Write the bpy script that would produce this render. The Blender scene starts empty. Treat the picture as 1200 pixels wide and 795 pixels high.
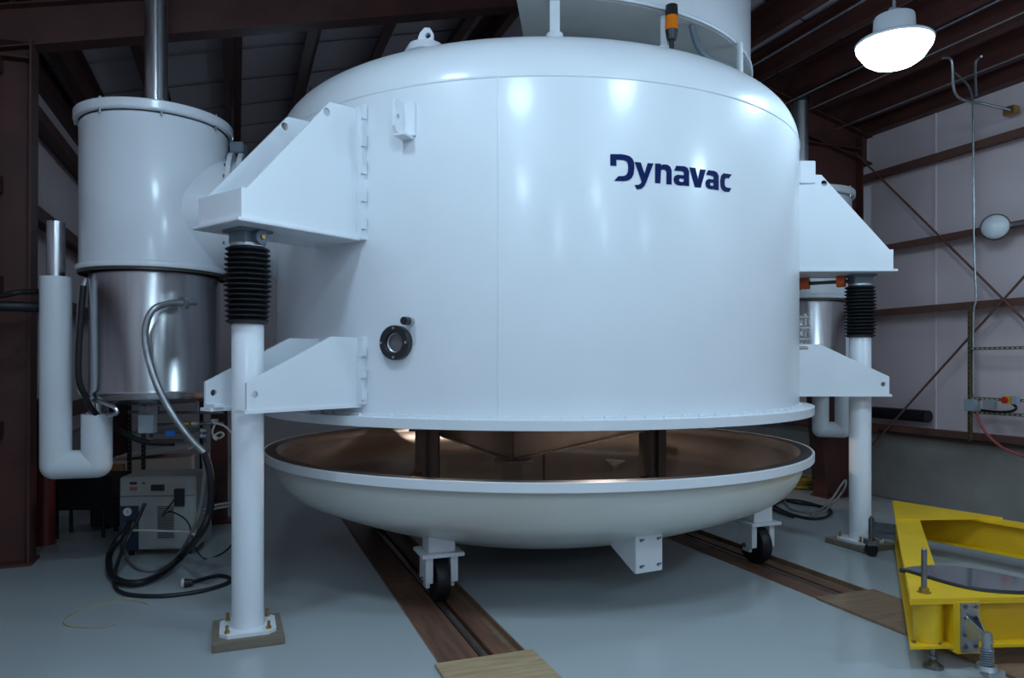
import bpy, bmesh, math, random
from mathutils import Vector, Matrix
from mathutils.geometry import tessellate_polygon
random.seed(7)
scene = bpy.context.scene
col = scene.collection
pi = math.pi

# ---------------------------------------------------------------- camera
F = 850.0; HZ = 427.0; CAMZ = 1.74          # focal length in px of a 1200 px frame, horizon row, eye height
cam_d = bpy.data.cameras.new('camera'); cam = bpy.data.objects.new('camera', cam_d); col.objects.link(cam)
cam.location = (0, 0, CAMZ); cam.rotation_euler = (pi/2, 0, 0)
cam_d.sensor_width = 36; cam_d.lens = F/1200*36
cam_d.shift_y = (HZ-397.5)/1200
cam_d.clip_start = 0.05
scene.camera = cam
# ---------------------------------------------------------------- world, exposure
w = bpy.data.worlds.new('world'); scene.world = w; w.use_nodes = True
w.node_tree.nodes['Background'].inputs[0].default_value = (0.5, 0.6, 0.8, 1)
w.node_tree.nodes['Background'].inputs[1].default_value = 0.02
scene.view_settings.view_transform = 'Standard'; scene.view_settings.look = 'None'
scene.view_settings.exposure = 0.88; scene.view_settings.gamma = 1.0
scene.view_settings.use_curve_mapping = False
LAMP_COLOR = (0.57, 0.815, 1.0)
LAMP_POWER = 30.0
# high-bay lamps: building coordinates a (across), b (along), height, strength factor
LAMPS = [(4.57, 4.04, 4.02, 0.55), (2.75, 2.3, 4.2, 0.9), (0.7, 2.5, 4.2, 0.8),
         (-0.4, 3.4, 4.7, 1.1), (-1.0, -0.9, 4.3, 1.3), (2.3, -2.2, 4.3, 1.0), (6.5, 0.6, 4.3, 2.1), (-0.3, -5.2, 4.3, 1.3), (3.0, -5.5, 4.4, 1.0), (6.0, -5.0, 4.3, 1.0), (5.2, 9.6, 4.3, 0.5), (1.0, 11.0, 4.3, 0.25)]  # unseen fill lamps added behind the viewer; one more at right brightens the wall

# ---------------------------------------------------------------- frames
CX, CY = 0.228, 7.09                        # chamber axis
R0 = 2.4                                    # chamber radius
CA = Vector((0.935, 0.354, 0)).normalized() # across the hall
CB = Vector((-CA.y, CA.x, 0))               # along the hall
BROT = math.atan2(CA.y, CA.x)
def B(a, b, z=0): return CA*a + CB*b + Vector((0, 0, z))
def P(x, y, d): return Vector(((x-600)/F*d, d, CAMZ+(HZ-y)/F*d))
def PF(x, y, z=0): return P(x, y, (CAMZ-z)*F/(y-HZ))
A_R, A_L, B_F, B_B = 7.96, -2.1, -9.0, 15.0
A_MID = (A_R+A_L)/2
def PW(x, y, off=0.0):                      # point of the right wall plane, off metres in front of it
    s = (x-600)/F; d = (A_R-off)/(s*CA.x+CA.y); return P(x, y, d)
def roof_z(a): return 5.07+0.25*(5.03-abs(a-A_MID))

# ---------------------------------------------------------------- materials
MATS = {}
def mat(name, color, rough=0.5, metal=0.0, noise=0.0, scale=8.0, bump=0.0, coat=0.0, color2=None, stretch=None, emit=0.0, alpha=None, trans=0.0, aniso=0.0, detail=4):
    m = bpy.data.materials.new(name); m.use_nodes = True; MATS[name] = m
    nt = m.node_tree; bs = nt.nodes['Principled BSDF']
    c = (*color, 1)
    bs.inputs['Base Color'].default_value = c; bs.inputs['Roughness'].default_value = rough; bs.inputs['Metallic'].default_value = metal
    bs.inputs['Coat Weight'].default_value = coat; bs.inputs['Coat Roughness'].default_value = 0.14
    if aniso: bs.inputs['Anisotropic'].default_value = aniso
    if trans: bs.inputs['Transmission Weight'].default_value = trans
    if emit:
        bs.inputs['Emission Color'].default_value = c; bs.inputs['Emission Strength'].default_value = emit
    if noise or bump or color2:
        tc = nt.nodes.new('ShaderNodeTexCoord'); mp = nt.nodes.new('ShaderNodeMapping'); nz = nt.nodes.new('ShaderNodeTexNoise')
        nt.links.new(tc.outputs['Object'], mp.inputs[0]); nt.links.new(mp.outputs[0], nz.inputs['Vector'])
        if stretch: mp.inputs['Scale'].default_value = stretch
        nz.inputs['Scale'].default_value = scale; nz.inputs['Detail'].default_value = detail
        if noise or color2:
            rp = nt.nodes.new('ShaderNodeValToRGB'); c2 = color2 or tuple(max(0, v*(1-noise)) for v in color)
            rp.color_ramp.elements[0].position = 0.32; rp.color_ramp.elements[1].position = 0.68
            rp.color_ramp.elements[0].color = (*c2, 1); rp.color_ramp.elements[1].color = c
            nt.links.new(nz.outputs['Fac'], rp.inputs[0]); nt.links.new(rp.outputs[0], bs.inputs['Base Color'])
        if bump:
            bp = nt.nodes.new('ShaderNodeBump'); bp.inputs['Strength'].default_value = bump; bp.inputs['Distance'].default_value = 0.01
            nt.links.new(nz.outputs['Fac'], bp.inputs['Height']); nt.links.new(bp.outputs[0], bs.inputs['Normal'])
    return m
mat('white_paint', (0.76, 0.785, 0.83), 0.36, 0, 0.03, 3.0, 0.02, 0.35)
mat('cream_paint', (0.72, 0.72, 0.68), 0.32, 0, 0.04, 2.0, 0.02, 0.25)
mat('grey_white', (0.52, 0.52, 0.50), 0.5, 0, 0.08, 5.0)
mat('navy', (0.001, 0.011, 0.085), 0.65).node_tree.nodes['Principled BSDF'].inputs['Specular IOR Level'].default_value = 0.15
mat('stainless', (0.58, 0.58, 0.60), 0.24, 1.0, 0.18, 3.0, 0, 0, stretch=(6, 6, 0.4))
mat('stainless_dull', (0.55, 0.49, 0.45), 0.27, 1.0, 0.25, 2.0, 0.02, 0)
mat('pipe_steel', (0.66, 0.67, 0.70), 0.3, 1.0, 0.1, 2.0)
mat('seal_face', (0.05, 0.05, 0.06), 0.45, 0.3, 0.3, 5)
mat('dark_steel', (0.10, 0.085, 0.075), 0.45, 0.5, 0.3, 4)
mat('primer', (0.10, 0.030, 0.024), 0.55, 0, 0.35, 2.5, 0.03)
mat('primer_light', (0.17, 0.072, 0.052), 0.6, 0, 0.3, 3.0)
mat('rubber', (0.008, 0.008, 0.011), 0.5, 0, 0.3, 20)
mat('black_plastic', (0.012, 0.012, 0.015), 0.4)
mat('cable_black', (0.010, 0.012, 0.016), 0.45)
mat('cable_grey', (0.22, 0.22, 0.22), 0.5)
mat('cable_white', (0.55, 0.53, 0.5), 0.5)
mat('yellow_paint', (0.78, 0.48, 0.008), 0.42, 0, 0.10, 4.0, 0.03, 0.15)
mat('galvanized', (0.50, 0.53, 0.56), 0.35, 0.9, 0.3, 14.0)
mat('bolt_steel', (0.30, 0.30, 0.31), 0.35, 1.0, 0.3, 30)
mat('brass', (0.55, 0.36, 0.12), 0.4, 0.9, 0.3, 20)
mat('jack_grey', (0.17, 0.21, 0.25), 0.5, 0.2, 0.2, 8)
mat('box_grey', (0.33, 0.38, 0.42), 0.5, 0, 0.08, 5)
mat('orange', (0.75, 0.12, 0.02), 0.5)
mat('amber', (0.75, 0.18, 0.004), 0.25)
mat('red', (0.55, 0.02, 0.02), 0.4)
mat('maroon', (0.12, 0.015, 0.015), 0.45)
mat('hose_red', (0.42, 0.09, 0.08), 0.5)
mat('blue', (0.02, 0.15, 0.5), 0.4)
mat('panel_blue', (0.015, 0.028, 0.06), 0.4)
mat('polished', (0.50, 0.52, 0.57), 0.10, 0.9, 0.05, 3)
mat('warm_bulb', (1.0, 0.84, 0.72), 0.4, emit=320.0)
mat('glass_dark', (0.10, 0.09, 0.10), 0.05, 0.0, coat=1.0)
mat('cabinet', (0.34, 0.35, 0.34), 0.5, 0, 0.06, 5)
mat('cardboard', (0.36, 0.22, 0.11), 0.8, 0, 0.1, 5)
mat('concrete', (0.36, 0.33, 0.30), 0.85, 0, 0.3, 1.6, 0.15)
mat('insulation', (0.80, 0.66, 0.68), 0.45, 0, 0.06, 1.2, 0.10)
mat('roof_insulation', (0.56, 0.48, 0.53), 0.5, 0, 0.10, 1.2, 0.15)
mat('strut_gold', (0.22, 0.17, 0.08), 0.5, 0.6, 0.3, 10)
mat('plywood', (0.46, 0.33, 0.19), 0.65, 0, 0.0, 3.0, 0.05, 0, color2=(0.31, 0.21, 0.115), stretch=(1, 9, 1))
mat('plywood_brown', (0.27, 0.165, 0.10), 0.6, 0, 0.0, 3.0, 0.05, 0, color2=(0.19, 0.115, 0.07), stretch=(1, 7, 1))
mat('plank', (0.20, 0.095, 0.058), 0.5, 0, 0.0, 2.5, 0.08, 0, color2=(0.11, 0.05, 0.034), stretch=(9, 0.8, 1))
mat('pit', (0.05, 0.04, 0.035), 0.8, 0, 0.3, 3)
mat('rail_steel', (0.34, 0.27, 0.24), 0.35, 0.8, 0.3, 6)
mat('timber', (0.22, 0.18, 0.135), 0.75, 0, 0.0, 4, 0.05, 0, color2=(0.15, 0.12, 0.09), stretch=(1, 10, 8))
mat('yellow_hose', (0.55, 0.38, 0.05), 0.5)
mat('tape', (0.40, 0.30, 0.14), 0.6)
mat('paper', (0.6, 0.58, 0.58), 0.7)
mat('lamp_housing', (0.62, 0.64, 0.68), 0.4, 0.2)
mat('lamp_lens', LAMP_COLOR, 0.4, emit=LAMP_POWER)
# epoxy floor: gloss varies, faint scuffs
def epoxy():
    m = mat('epoxy_floor', (0.40, 0.43, 0.445), 0.3, 0, 0.07, 0.6, 0.0, 0.0, detail=6)
    nt = m.node_tree; bs = nt.nodes['Principled BSDF']
    tc = nt.nodes.new('ShaderNodeTexCoord'); n2 = nt.nodes.new('ShaderNodeTexNoise'); n2.inputs['Scale'].default_value = 2.2; n2.inputs['Detail'].default_value = 8
    nt.links.new(tc.outputs['Object'], n2.inputs['Vector'])
    mr = nt.nodes.new('ShaderNodeMapRange'); mr.inputs[3].default_value = 0.17; mr.inputs[4].default_value = 0.27
    nt.links.new(n2.outputs['Fac'], mr.inputs[0]); nt.links.new(mr.outputs[0], bs.inputs['Roughness'])
    # dark specks and scuffs
    n3 = nt.nodes.new('ShaderNodeTexNoise'); n3.inputs['Scale'].default_value = 38; n3.inputs['Detail'].default_value = 2
    nt.links.new(tc.outputs['Object'], n3.inputs['Vector'])
    r3 = nt.nodes.new('ShaderNodeValToRGB'); r3.color_ramp.elements[0].position = 0.16; r3.color_ramp.elements[1].position = 0.20
    r3.color_ramp.elements[0].color = (0.35, 0.33, 0.3, 1); r3.color_ramp.elements[1].color = (1, 1, 1, 1)
    nt.links.new(n3.outputs['Fac'], r3.inputs[0])
    mx = nt.nodes.new('ShaderNodeMix'); mx.data_type = 'RGBA'; mx.blend_type = 'MULTIPLY'; mx.inputs[0].default_value = 1.0
    src = bs.inputs['Base Color'].links[0].from_socket
    nt.links.new(src, mx.inputs[6]); nt.links.new(r3.outputs[0], mx.inputs[7]); nt.links.new(mx.outputs[2], bs.inputs['Base Color'])
epoxy()

# ---------------------------------------------------------------- mesh builder
def frame(origin, xa, za):
    xa = Vector(xa).normalized(); za = Vector(za).normalized(); ya = za.cross(xa).normalized(); xa = ya.cross(za)
    M = Matrix((xa, ya, za)).transposed().to_4x4(); M.translation = Vector(origin); return M
def rotz(a, loc=(0, 0, 0)):
    M = Matrix.Rotation(a, 4, 'Z'); M.translation = Vector(loc); return M
class MB:
    def __init__(s): s.v = []; s.f = []
    def add(s, vs, fs, M=None):
        n = len(s.v)
        s.v += [(M @ Vector(v)) if M is not None else Vector(v) for v in vs]
        s.f += [tuple(i+n for i in f) for f in fs]; return s
    def box(s, c, d, M=None, rz=0):
        x, y, z = d[0]/2, d[1]/2, d[2]/2; L = rotz(rz, c)
        vs = [L @ Vector((sx*x, sy*y, sz*z)) for sz in (-1, 1) for sy in (-1, 1) for sx in (-1, 1)]
        return s.add(vs, [(0, 2, 3, 1), (4, 5, 7, 6), (0, 1, 5, 4), (2, 6, 7, 3), (0, 4, 6, 2), (1, 3, 7, 5)], M)
    def bar(s, p0, p1, wd, ht, up=(0, 0, 1)):   # rectangular bar from p0 to p1
        p0 = Vector(p0); p1 = Vector(p1); d = p1-p0; L = d.length
        za = d.normalized(); u = Vector(up); xa = u.cross(za)
        if xa.length < 1e-5: xa = Vector((1, 0, 0))
        M = frame(p0, xa, za)
        return s.box((0, 0, L/2), (wd, ht, L), M)
    def lathe(s, prof, seg=48, M=None, a0=0, a1=2*pi):
        full = abs(a1-a0-2*pi) < 1e-6; n = seg if full else seg+1; m = len(prof); vs = []
        for i in range(n):
            a = a0+(a1-a0)*i/seg
            vs += [(r*math.cos(a), r*math.sin(a), z) for r, z in prof]
        fs = []
        for i in range(seg):
            j = (i+1) % n
            for k in range(m-1):
                q = (i*m+k, j*m+k, j*m+k+1, i*m+k+1); p, t = prof[k], prof[k+1]
                if p[0] == 0 and t[0] == 0: continue
                fs.append(q)
        return s.add(vs, fs, M)
    def cyl(s, p0, p1, r0, r1=None, seg=20, caps=True):
        r1 = r0 if r1 is None else r1; p0 = Vector(p0); p1 = Vector(p1); d = p1-p0; h = d.length
        ref = Vector((0, 0, 1)) if abs(d.normalized().z) < 0.95 else Vector((1, 0, 0))
        M = frame(p0, ref.cross(d), d)
        vs = [(r*math.cos(2*pi*i/seg), r*math.sin(2*pi*i/seg), z) for r, z in ((r0, 0), (r1, h)) for i in range(seg)]
        fs = [(i, (i+1) % seg, seg+(i+1) % seg, seg+i) for i in range(seg)]
        if caps: fs += [tuple(range(seg-1, -1, -1)), tuple(range(seg, 2*seg))]
        return s.add(vs, fs, M)
    def tube(s, pts, r, seg=8, sub=6, closed=False):
        pts = [Vector(p) for p in pts]
        if sub > 1 and len(pts) > 2:
            n = len(pts); out = []
            for i in range(n if closed else n-1):
                g = lambda k: pts[k % n] if closed else pts[max(0, min(n-1, k))]
                p0, p1, p2, p3 = g(i-1), g(i), g(i+1), g(i+2)
                for t in range(sub):
                    u = t/sub
                    out.append(0.5*((2*p1)+(p2-p0)*u+(2*p0-5*p1+4*p2-p3)*u*u+(3*p1-p0-3*p2+p3)*u**3))
            if not closed: out.append(pts[-1])
            pts = out
        n = len(pts); vs = []; N = None
        for i, p in enumerate(pts):
            t = (pts[(i+1) % n]-pts[i-1]) if closed else (pts[min(i+1, n-1)]-pts[max(i-1, 0)])
            t = t.normalized() if t.length > 1e-9 else Vector((0, 0, 1))
            if N is None:
                N = t.cross(Vector((0, 0, 1)) if abs(t.z) < 0.9 else Vector((1, 0, 0))).normalized()
            N = (N-t*N.dot(t)).normalized(); Bn = t.cross(N)
            vs += [p+N*(r*math.cos(2*pi*k/seg))+Bn*(r*math.sin(2*pi*k/seg)) for k in range(seg)]
        fs = []
        for i in range(n if closed else n-1):
            j = (i+1) % n
            fs += [(i*seg+k, i*seg+(k+1) % seg, j*seg+(k+1) % seg, j*seg+k) for k in range(seg)]
        if not closed: fs += [tuple(range(seg-1, -1, -1)), tuple(range((n-1)*seg, n*seg))]
        return s.add(vs, fs)
    def plate(s, outer, th, M, holes=()):       # polygon in the local xy plane, extruded th in +z; holes are polygons
        loops = [[Vector((x, y, 0)) for x, y in outer]]+[[Vector((x, y, 0)) for x, y in h] for h in holes]
        flat = [p for L in loops for p in L]; n = len(flat)
        tris = tessellate_polygon(loops)
        vs = flat+[p+Vector((0, 0, th)) for p in flat]; fs = []
        for t in tris: fs += [tuple(t), tuple(i+n for i in reversed(t))]
        o = 0
        for L in loops:
            k = len(L); fs += [(o+i, o+(i+1) % k, n+o+(i+1) % k, n+o+i) for i in range(k)]; o += k
        return s.add(vs, fs, M)
    def sphere(s, c, r, sx=1, sy=1, sz=1, seg=20, rings=10):
        prof = [(max(0.0, r*math.sin(pi*i/rings)), -r*math.cos(pi*i/rings)) for i in range(rings+1)]
        M = Matrix.Translation(Vector(c)) @ Matrix.Diagonal((sx, sy, sz, 1)); return s.lathe(prof, seg, M)
    def build(s, name, material, parent=None, smooth=35, bevel=0.0, loc=None, rz=None):
        me = bpy.data.meshes.new(name); me.from_pydata([tuple(v) for v in s.v], [], s.f)
        bm = bmesh.new(); bm.from_mesh(me)
        bmesh.ops.remove_doubles(bm, verts=bm.verts, dist=1e-5)
        bmesh.ops.dissolve_degenerate(bm, dist=1e-6, edges=bm.edges)
        bmesh.ops.recalc_face_normals(bm, faces=bm.faces)
        if bevel:
            es = [e for e in bm.edges if len(e.link_faces) == 2 and e.calc_face_angle(0) > 0.6]
            bmesh.ops.bevel(bm, geom=es, offset=bevel, segments=2, affect='EDGES', clamp_overlap=True)
        bm.to_mesh(me); bm.free()
        me.materials.append(MATS[material])
        if smooth:
            for p in me.polygons: p.use_smooth = True
            me.set_sharp_from_angle(angle=math.radians(smooth))
        o = bpy.data.objects.new(name, me); col.objects.link(o)
        if parent is not None: o.parent = parent
        if loc is not None: o.location = loc
        if rz is not None: o.rotation_euler.z = rz
        return o
def circ(x, y, r, n=16): return [(x+r*math.cos(2*pi*i/n), y+r*math.sin(2*pi*i/n)) for i in range(n)]
def tag(o, label, cat=None, group=None, kind=None):
    o['label'] = label
    if cat: o['category'] = cat
    if group: o['group'] = group
    if kind: o['kind'] = kind
    return o
def thing(name, label, cat, loc=(0, 0, 0), rz=0, group=None, kind=None):
    o = bpy.data.objects.new(name, None); col.objects.link(o); o.location = loc; o.rotation_euler = (0, 0, rz); o.empty_display_size = 0.2
    return tag(o, label, cat, group, kind)
def share(src, parent, loc=None, rz=None, name=None):
    c = src.copy(); col.objects.link(c); c.parent = parent
    if loc is not None: c.location = loc
    if rz is not None: c.rotation_euler.z = rz
    return c
def copy_tree(o, parent=None):
    c = o.copy(); col.objects.link(c); c.parent = parent
    for ch in list(o.children): copy_tree(ch, c)
    return c
MBL = rotz(BROT)                                # building frame

# ================================================================ STRUCTURE
PITS = [(1.09, 1.64, 1.416), (4.01, 4.55, 4.34)]
fl = MB()
edges = [A_L-0.3, PITS[0][0], PITS[0][1], PITS[1][0], PITS[1][1], A_R+0.3]
for i in (0, 2, 4):
    fl.box(((edges[i]+edges[i+1])/2, (B_F+B_B)/2, -0.15), (edges[i+1]-edges[i], B_B-B_F, 0.3))
floor = fl.build('floor', 'epoxy_floor', None, smooth=0, rz=BROT)
tag(floor, 'glossy grey-blue epoxy floor with two sunken rail pits', 'floor', kind='structure')
for a0, a1, ar in PITS:
    m = MB().box(((a0+a1)/2, 3, -0.26), (a1-a0, 24, 0.06))
    m.build('pit_bottom', 'pit', floor, 0)
    for i, (p, q) in enumerate(((a0+0.02, ar-0.045), (ar+0.045, a1-0.06))):
        y = B_F+0.2
        while y < B_B-0.5:                       # two runs of planks either side of the rail
            ln = 3.66; MB().box(((p+q)/2, y+ln/2, -0.13), (q-p, ln-0.006, 0.20)).build('plank', 'plank', floor, 0, bevel=0.004); y += ln
    r = MB()
    prof = [(-0.045, -0.23), (0.045, -0.23), (0.045, -0.10), (0.018, -0.095), (0.018, -0.06), (0.026, -0.048), (0.014, -0.034), (-0.014, -0.034), (-0.026, -0.048), (-0.018, -0.06), (-0.018, -0.095), (-0.045, -0.10)]
    r.plate(prof, 23.8, Matrix(((1, 0, 0, ar), (0, 0, 1, B_F+0.1), (0, 1, 0, 0), (0, 0, 0, 1))))
    r.build('rail', 'rail_steel', floor, 40)
    e = MB()
    for a in (a0+0.006, a1-0.006):
        e.box((a, 3, -0.06), (0.010, 23.8, 0.122))
    e.box((a1-0.032, 3, -0.045), (0.045, 23.8, 0.01))
    e.build('edge_angle', 'plywood_brown', floor, 0)

def wall(name, p0, p1, z0, z1, material, label, thick=0.1):
    m = MB(); d = (p1-p0); n = Vector((-d.y, d.x, 0)).normalized()*thick
    m.add([p0+Vector((0, 0, z0)), p1+Vector((0, 0, z0)), p1+n+Vector((0, 0, z0)), p0+n+Vector((0, 0, z0)),
           p0+Vector((0, 0, z1)), p1+Vector((0, 0, z1)), p1+n+Vector((0, 0, z1)), p0+n+Vector((0, 0, z1))],
          [(0, 1, 2, 3), (4, 5, 6, 7), (0, 1, 5, 4), (1, 2, 6, 5), (2, 3, 7, 6), (3, 0, 4, 7)])
    return tag(m.build(name, material, None, 0), label, 'wall', kind='structure')
CURB = 0.84
WR = wall('wall_right', B(A_R+0.1, B_B), B(A_R+0.1, B_F), 0.0, 5.1, 'insulation', 'white vinyl-insulated wall behind brown girts and concrete curb', -0.1)
WL = wall('wall_left', B(A_L, B_F), B(A_L, B_B), 0.0, 5.1, 'insulation', 'white insulated wall behind the stainless tank', 0.1)
WB = wall('wall_back', B(A_R+0.1, B_B), B(A_L, B_B), 0.0, 6.35, 'insulation', 'white far wall at the back of the hall', -0.1)
WF = wall('wall_front', B(A_L, B_F), B(A_R+0.1, B_F), 0.0, 6.35, 'insulation', 'white end wall of the hall behind the viewer', -0.1)
# concrete curb at the foot of the right and left wall
m = MB(); m.box((A_R+0.0, 3, CURB/2), (0.20, 24, CURB), MBL); m.build('curb', 'concrete', WR, 0, bevel=0.012)
m = MB(); m.box((A_L+0.05, 3, CURB/2), (0.16, 24, CURB), MBL); m.build('curb', 'concrete', WL, 0, bevel=0.012)
def girt(a_face, z, sgn, parent, depth=0.20, ht=0.085, name='girt', b0=B_F+0.1, b1=B_B-0.1):
    m = MB(); x = a_face-sgn*depth/2; yb = (b0+b1)/2; L = b1-b0
    m.box((x, yb, z+ht), (depth, L, 0.006), MBL)                      # top web
    m.box((a_face-sgn*depth, yb, z+ht/2), (0.008, L, ht), MBL)        # inner lip
    m.box((x, yb, z+ht*0.45), (depth, L, 0.006), MBL)
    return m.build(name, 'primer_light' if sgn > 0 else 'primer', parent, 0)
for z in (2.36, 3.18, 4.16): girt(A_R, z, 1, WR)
m = MB(); m.box((A_R-0.13, 3, CURB+0.06), (0.10, 23.8, 0.12), MBL); m.build('base_channel', 'primer_light', WR, 0, bevel=0.006)
m = MB(); m.box((A_R-0.06, 3, 4.93), (0.18, 23.8, 0.26), MBL); m.build('eave_strut', 'primer', WR, 0, bevel=0.01)
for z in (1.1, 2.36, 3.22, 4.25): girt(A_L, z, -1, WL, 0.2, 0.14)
m = MB(); m.box((A_L+0.06, 3, 4.93), (0.18, 23.8, 0.26), MBL); m.build('eave_strut', 'primer', WL, 0, bevel=0.01)
# vertical seams of the vinyl facing
for i, b in enumerate([4.0, 5.22, 6.44, 7.66, 8.88, 10.1]):
    MB().box((A_R-0.006, b, 2.95), (0.012, 0.022, 4.1), MBL).build('facing_seam', 'insulation', WR, 0)
# roof
ce = MB()
for s in (-1, 1):
    a_e = A_MID+s*5.13
    vs = [B(A_MID, B_F, roof_z(A_MID)), B(A_MID, B_B, roof_z(A_MID)), B(a_e, B_B, roof_z(a_e)), B(a_e, B_F, roof_z(a_e))]
    ce.add(vs+[v+Vector((0, 0, 0.06)) for v in vs], [(0, 1, 2, 3), (4, 5, 6, 7), (0, 1, 5, 4), (1, 2, 6, 5), (2, 3, 7, 6), (3, 0, 4, 7)])
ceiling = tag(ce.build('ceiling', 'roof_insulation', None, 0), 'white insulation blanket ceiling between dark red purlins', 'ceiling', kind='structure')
PURL = {-1: [0.18, 1.18, 2.08, 2.98, 3.88, 4.62], 1: [0.18, 1.10, 1.92, 2.55, 3.08, 3.58, 4.08, 4.58]}
src = None
for s in (-1, 1):
    for d in PURL[s]:
        a = A_MID+s*d; z = roof_z(a)
        m = MB(); L = B_B-B_F-0.2
        m.box((0, 0, -0.14), (0.012, L, 0.265)); m.box((0.05, 0, -0.012), (0.11, L, 0.010)); m.box((-0.05, 0, -0.272), (0.11, L, 0.010)); m.box((-0.102, 0, -0.255), (0.006, L, 0.035))
        if src is None:
            src = m.build('purlin', 'primer', ceiling, 0); o = src
        else: o = share(src, ceiling)
        o.location = B(a, 3, z-0.004); o.rotation_euler = (0, 0, BROT if s < 0 else BROT+pi)
# sheet-bracing straps under the insulation
ssrc = {}
for s in (-1, 1):
    for i in range(14):
        b = 1.3+i*1.02
        if s not in ssrc:
            m = MB(); p0 = Vector((0.02*s, 0, -0.02)); p1 = Vector((5.0*s, 0, -5.0*0.25-0.02)); m.bar(p0, p1, 0.022, 0.008)
            o = ssrc[s] = m.build('strap', 'bolt_steel', ceiling, 0)
        else: o = share(ssrc[s], ceiling)
        o.location = B(A_MID, b, roof_z(A_MID)); o.rotation_euler.z = BROT
# rigid steel frames
def rafter_pts(): pass
def steel_frame(b, left, right, labels):
    zb = lambda a: 5.66-0.25*abs(a-A_MID)       # underside
    zt = lambda a: roof_z(a)-0.288
    for s, on, nm in ((-1, left, 0), (1, right, 1)):
        ae = A_MID+s*5.0
        m = MB(); a1 = A_MID+s*0.005
        M = frame(B(0, b, 0), CA, (-CB)); M = Matrix.Translation(B(0, b)) @ MBL @ Matrix(((1, 0, 0, 0), (0, 0, 1, 0), (0, 1, 0, 0), (0, 0, 0, 1)))
        m.plate([(a1, zb(a1)+0.012), (ae, zb(ae)+0.012), (ae, zt(ae)-0.012), (a1, zt(a1)-0.012)], 0.012, M @ Matrix.Translation((0, 0, -0.006)))
        for zf in (zb, zt):
            o_ = 0.016 if zf is zb else -0.016
            m.plate([(a1, zf(a1)), (ae, zf(ae)), (ae, zf(ae)+o_), (a1, zf(a1)+o_)], 0.2, M @ Matrix.Translation((0, 0, -0.1)))
        o = m.build('rafter', 'primer', None, 0); tag(o, labels[nm], 'rafter', kind='structure')
        if on:
            ai, ao, at_ = (-1.69, -1.96, -1.67) if s < 0 else (7.14, 7.74, 6.72); top = zb(at_)+0.05
            c = MB(); c.plate([(ai, 0), (ao, 0), (ao, top), (at_, top)], 0.012, M @ Matrix.Translation((0, 0, -0.006)))
            for a, a2 in ((ai, at_), (ao, ao)): c.plate([(a-0.009, 0), (a+0.009, 0), (a2+0.009, top), (a2-0.009, top)], 0.24, M @ Matrix.Translation((0, 0, -0.12)))
            c.box(((ai+ao)/2, b, 0.012), (abs(ao-ai)+0.06, 0.3, 0.024), MBL)
            c.box(((at_+ao)/2, b, zb(at_)-0.12), (abs(ao-at_)-0.03, 0.23, 0.016), MBL)
            tag(c.build('steel_column', 'primer', None, 0), labels[2+nm], 'column', kind='structure')
steel_frame(7.45, True, True, ['dark red roof rafter rising above the tall stainless pipe', 'dark red roof rafter behind the high-bay lamp', 'wide dark red steel column at the left edge', 'dark red steel column behind the right-hand lift leg'])
steel_frame(0.0, False, False, ['dark red rafter over the viewer, left slope', 'dark red rafter over the viewer, right slope'])
steel_frame(13.6, True, True, ['far dark red rafter, left slope', 'far dark red rafter, right slope', 'far dark red column along the left wall', 'far dark red column along the right wall'])
# diagonal brace rods on the right wall
for (p, q) in (((1003, 180), (1215, 390)), ((1215, 308), (1022, 522))):
    m = MB(); m.cyl(PW(*p, 0.24), PW(*q, 0.24), 0.014, seg=8); m.build('brace_rod', 'primer_light', WR)

# ================================================================ VACUUM CHAMBER
ZF0, ZF1, ZW, RF = 1.318, 1.383, 3.61, 2.522
ch = thing('vacuum_chamber', 'huge white cylindrical vacuum chamber with domed top and navy lettering', 'vacuum chamber', (CX, CY, 0))
KN = 0.39; PHI = math.radians(24.2)
rk = R0-KN+KN*math.sin(PHI); zk = ZW+KN*math.cos(PHI); RC = rk/math.sin(PHI); zc = zk-RC*math.cos(PHI)
def head_z(r): return zc+math.sqrt(max(0, RC*RC-r*r)) if r <= rk else ZW+math.sqrt(max(0, KN*KN-(r-R0+KN)**2))
SEG = 160
m = MB(); m.lathe([(R0-0.02, ZF1), (R0, ZF1), (R0, ZW), (R0-0.02, ZW)], SEG); m.build('shell', 'white_paint', ch, 40)
prof = []
for i in range(13):
    t = pi/2-(pi/2-PHI)*i/12
    prof.append((R0-KN+KN*math.sin(t), ZW+KN*math.cos(t)))
for i in range(1, 13):
    t = PHI*(1-i/12); prof.append((RC*math.sin(t), zc+RC*math.cos(t)))
m = MB(); m.lathe(prof, SEG); m.build('domed_head', 'white_paint', ch, 60)
m = MB(); m.lathe([(RF, ZF0), (RF, ZF1), (R0-0.02, ZF1), (R0-0.04, ZF1), (R0-0.04, ZF0), (RF, ZF0)], SEG); m.build('flange', 'white_paint', ch, 40)
m = MB(); m.lathe([(R0-0.041, ZF0), (R0-0.041, ZW)]+[(max(0, r-0.041), z-0.02) for r, z in prof[1:]], 96); m.build('liner', 'stainless_dull', ch, 40)
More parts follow.
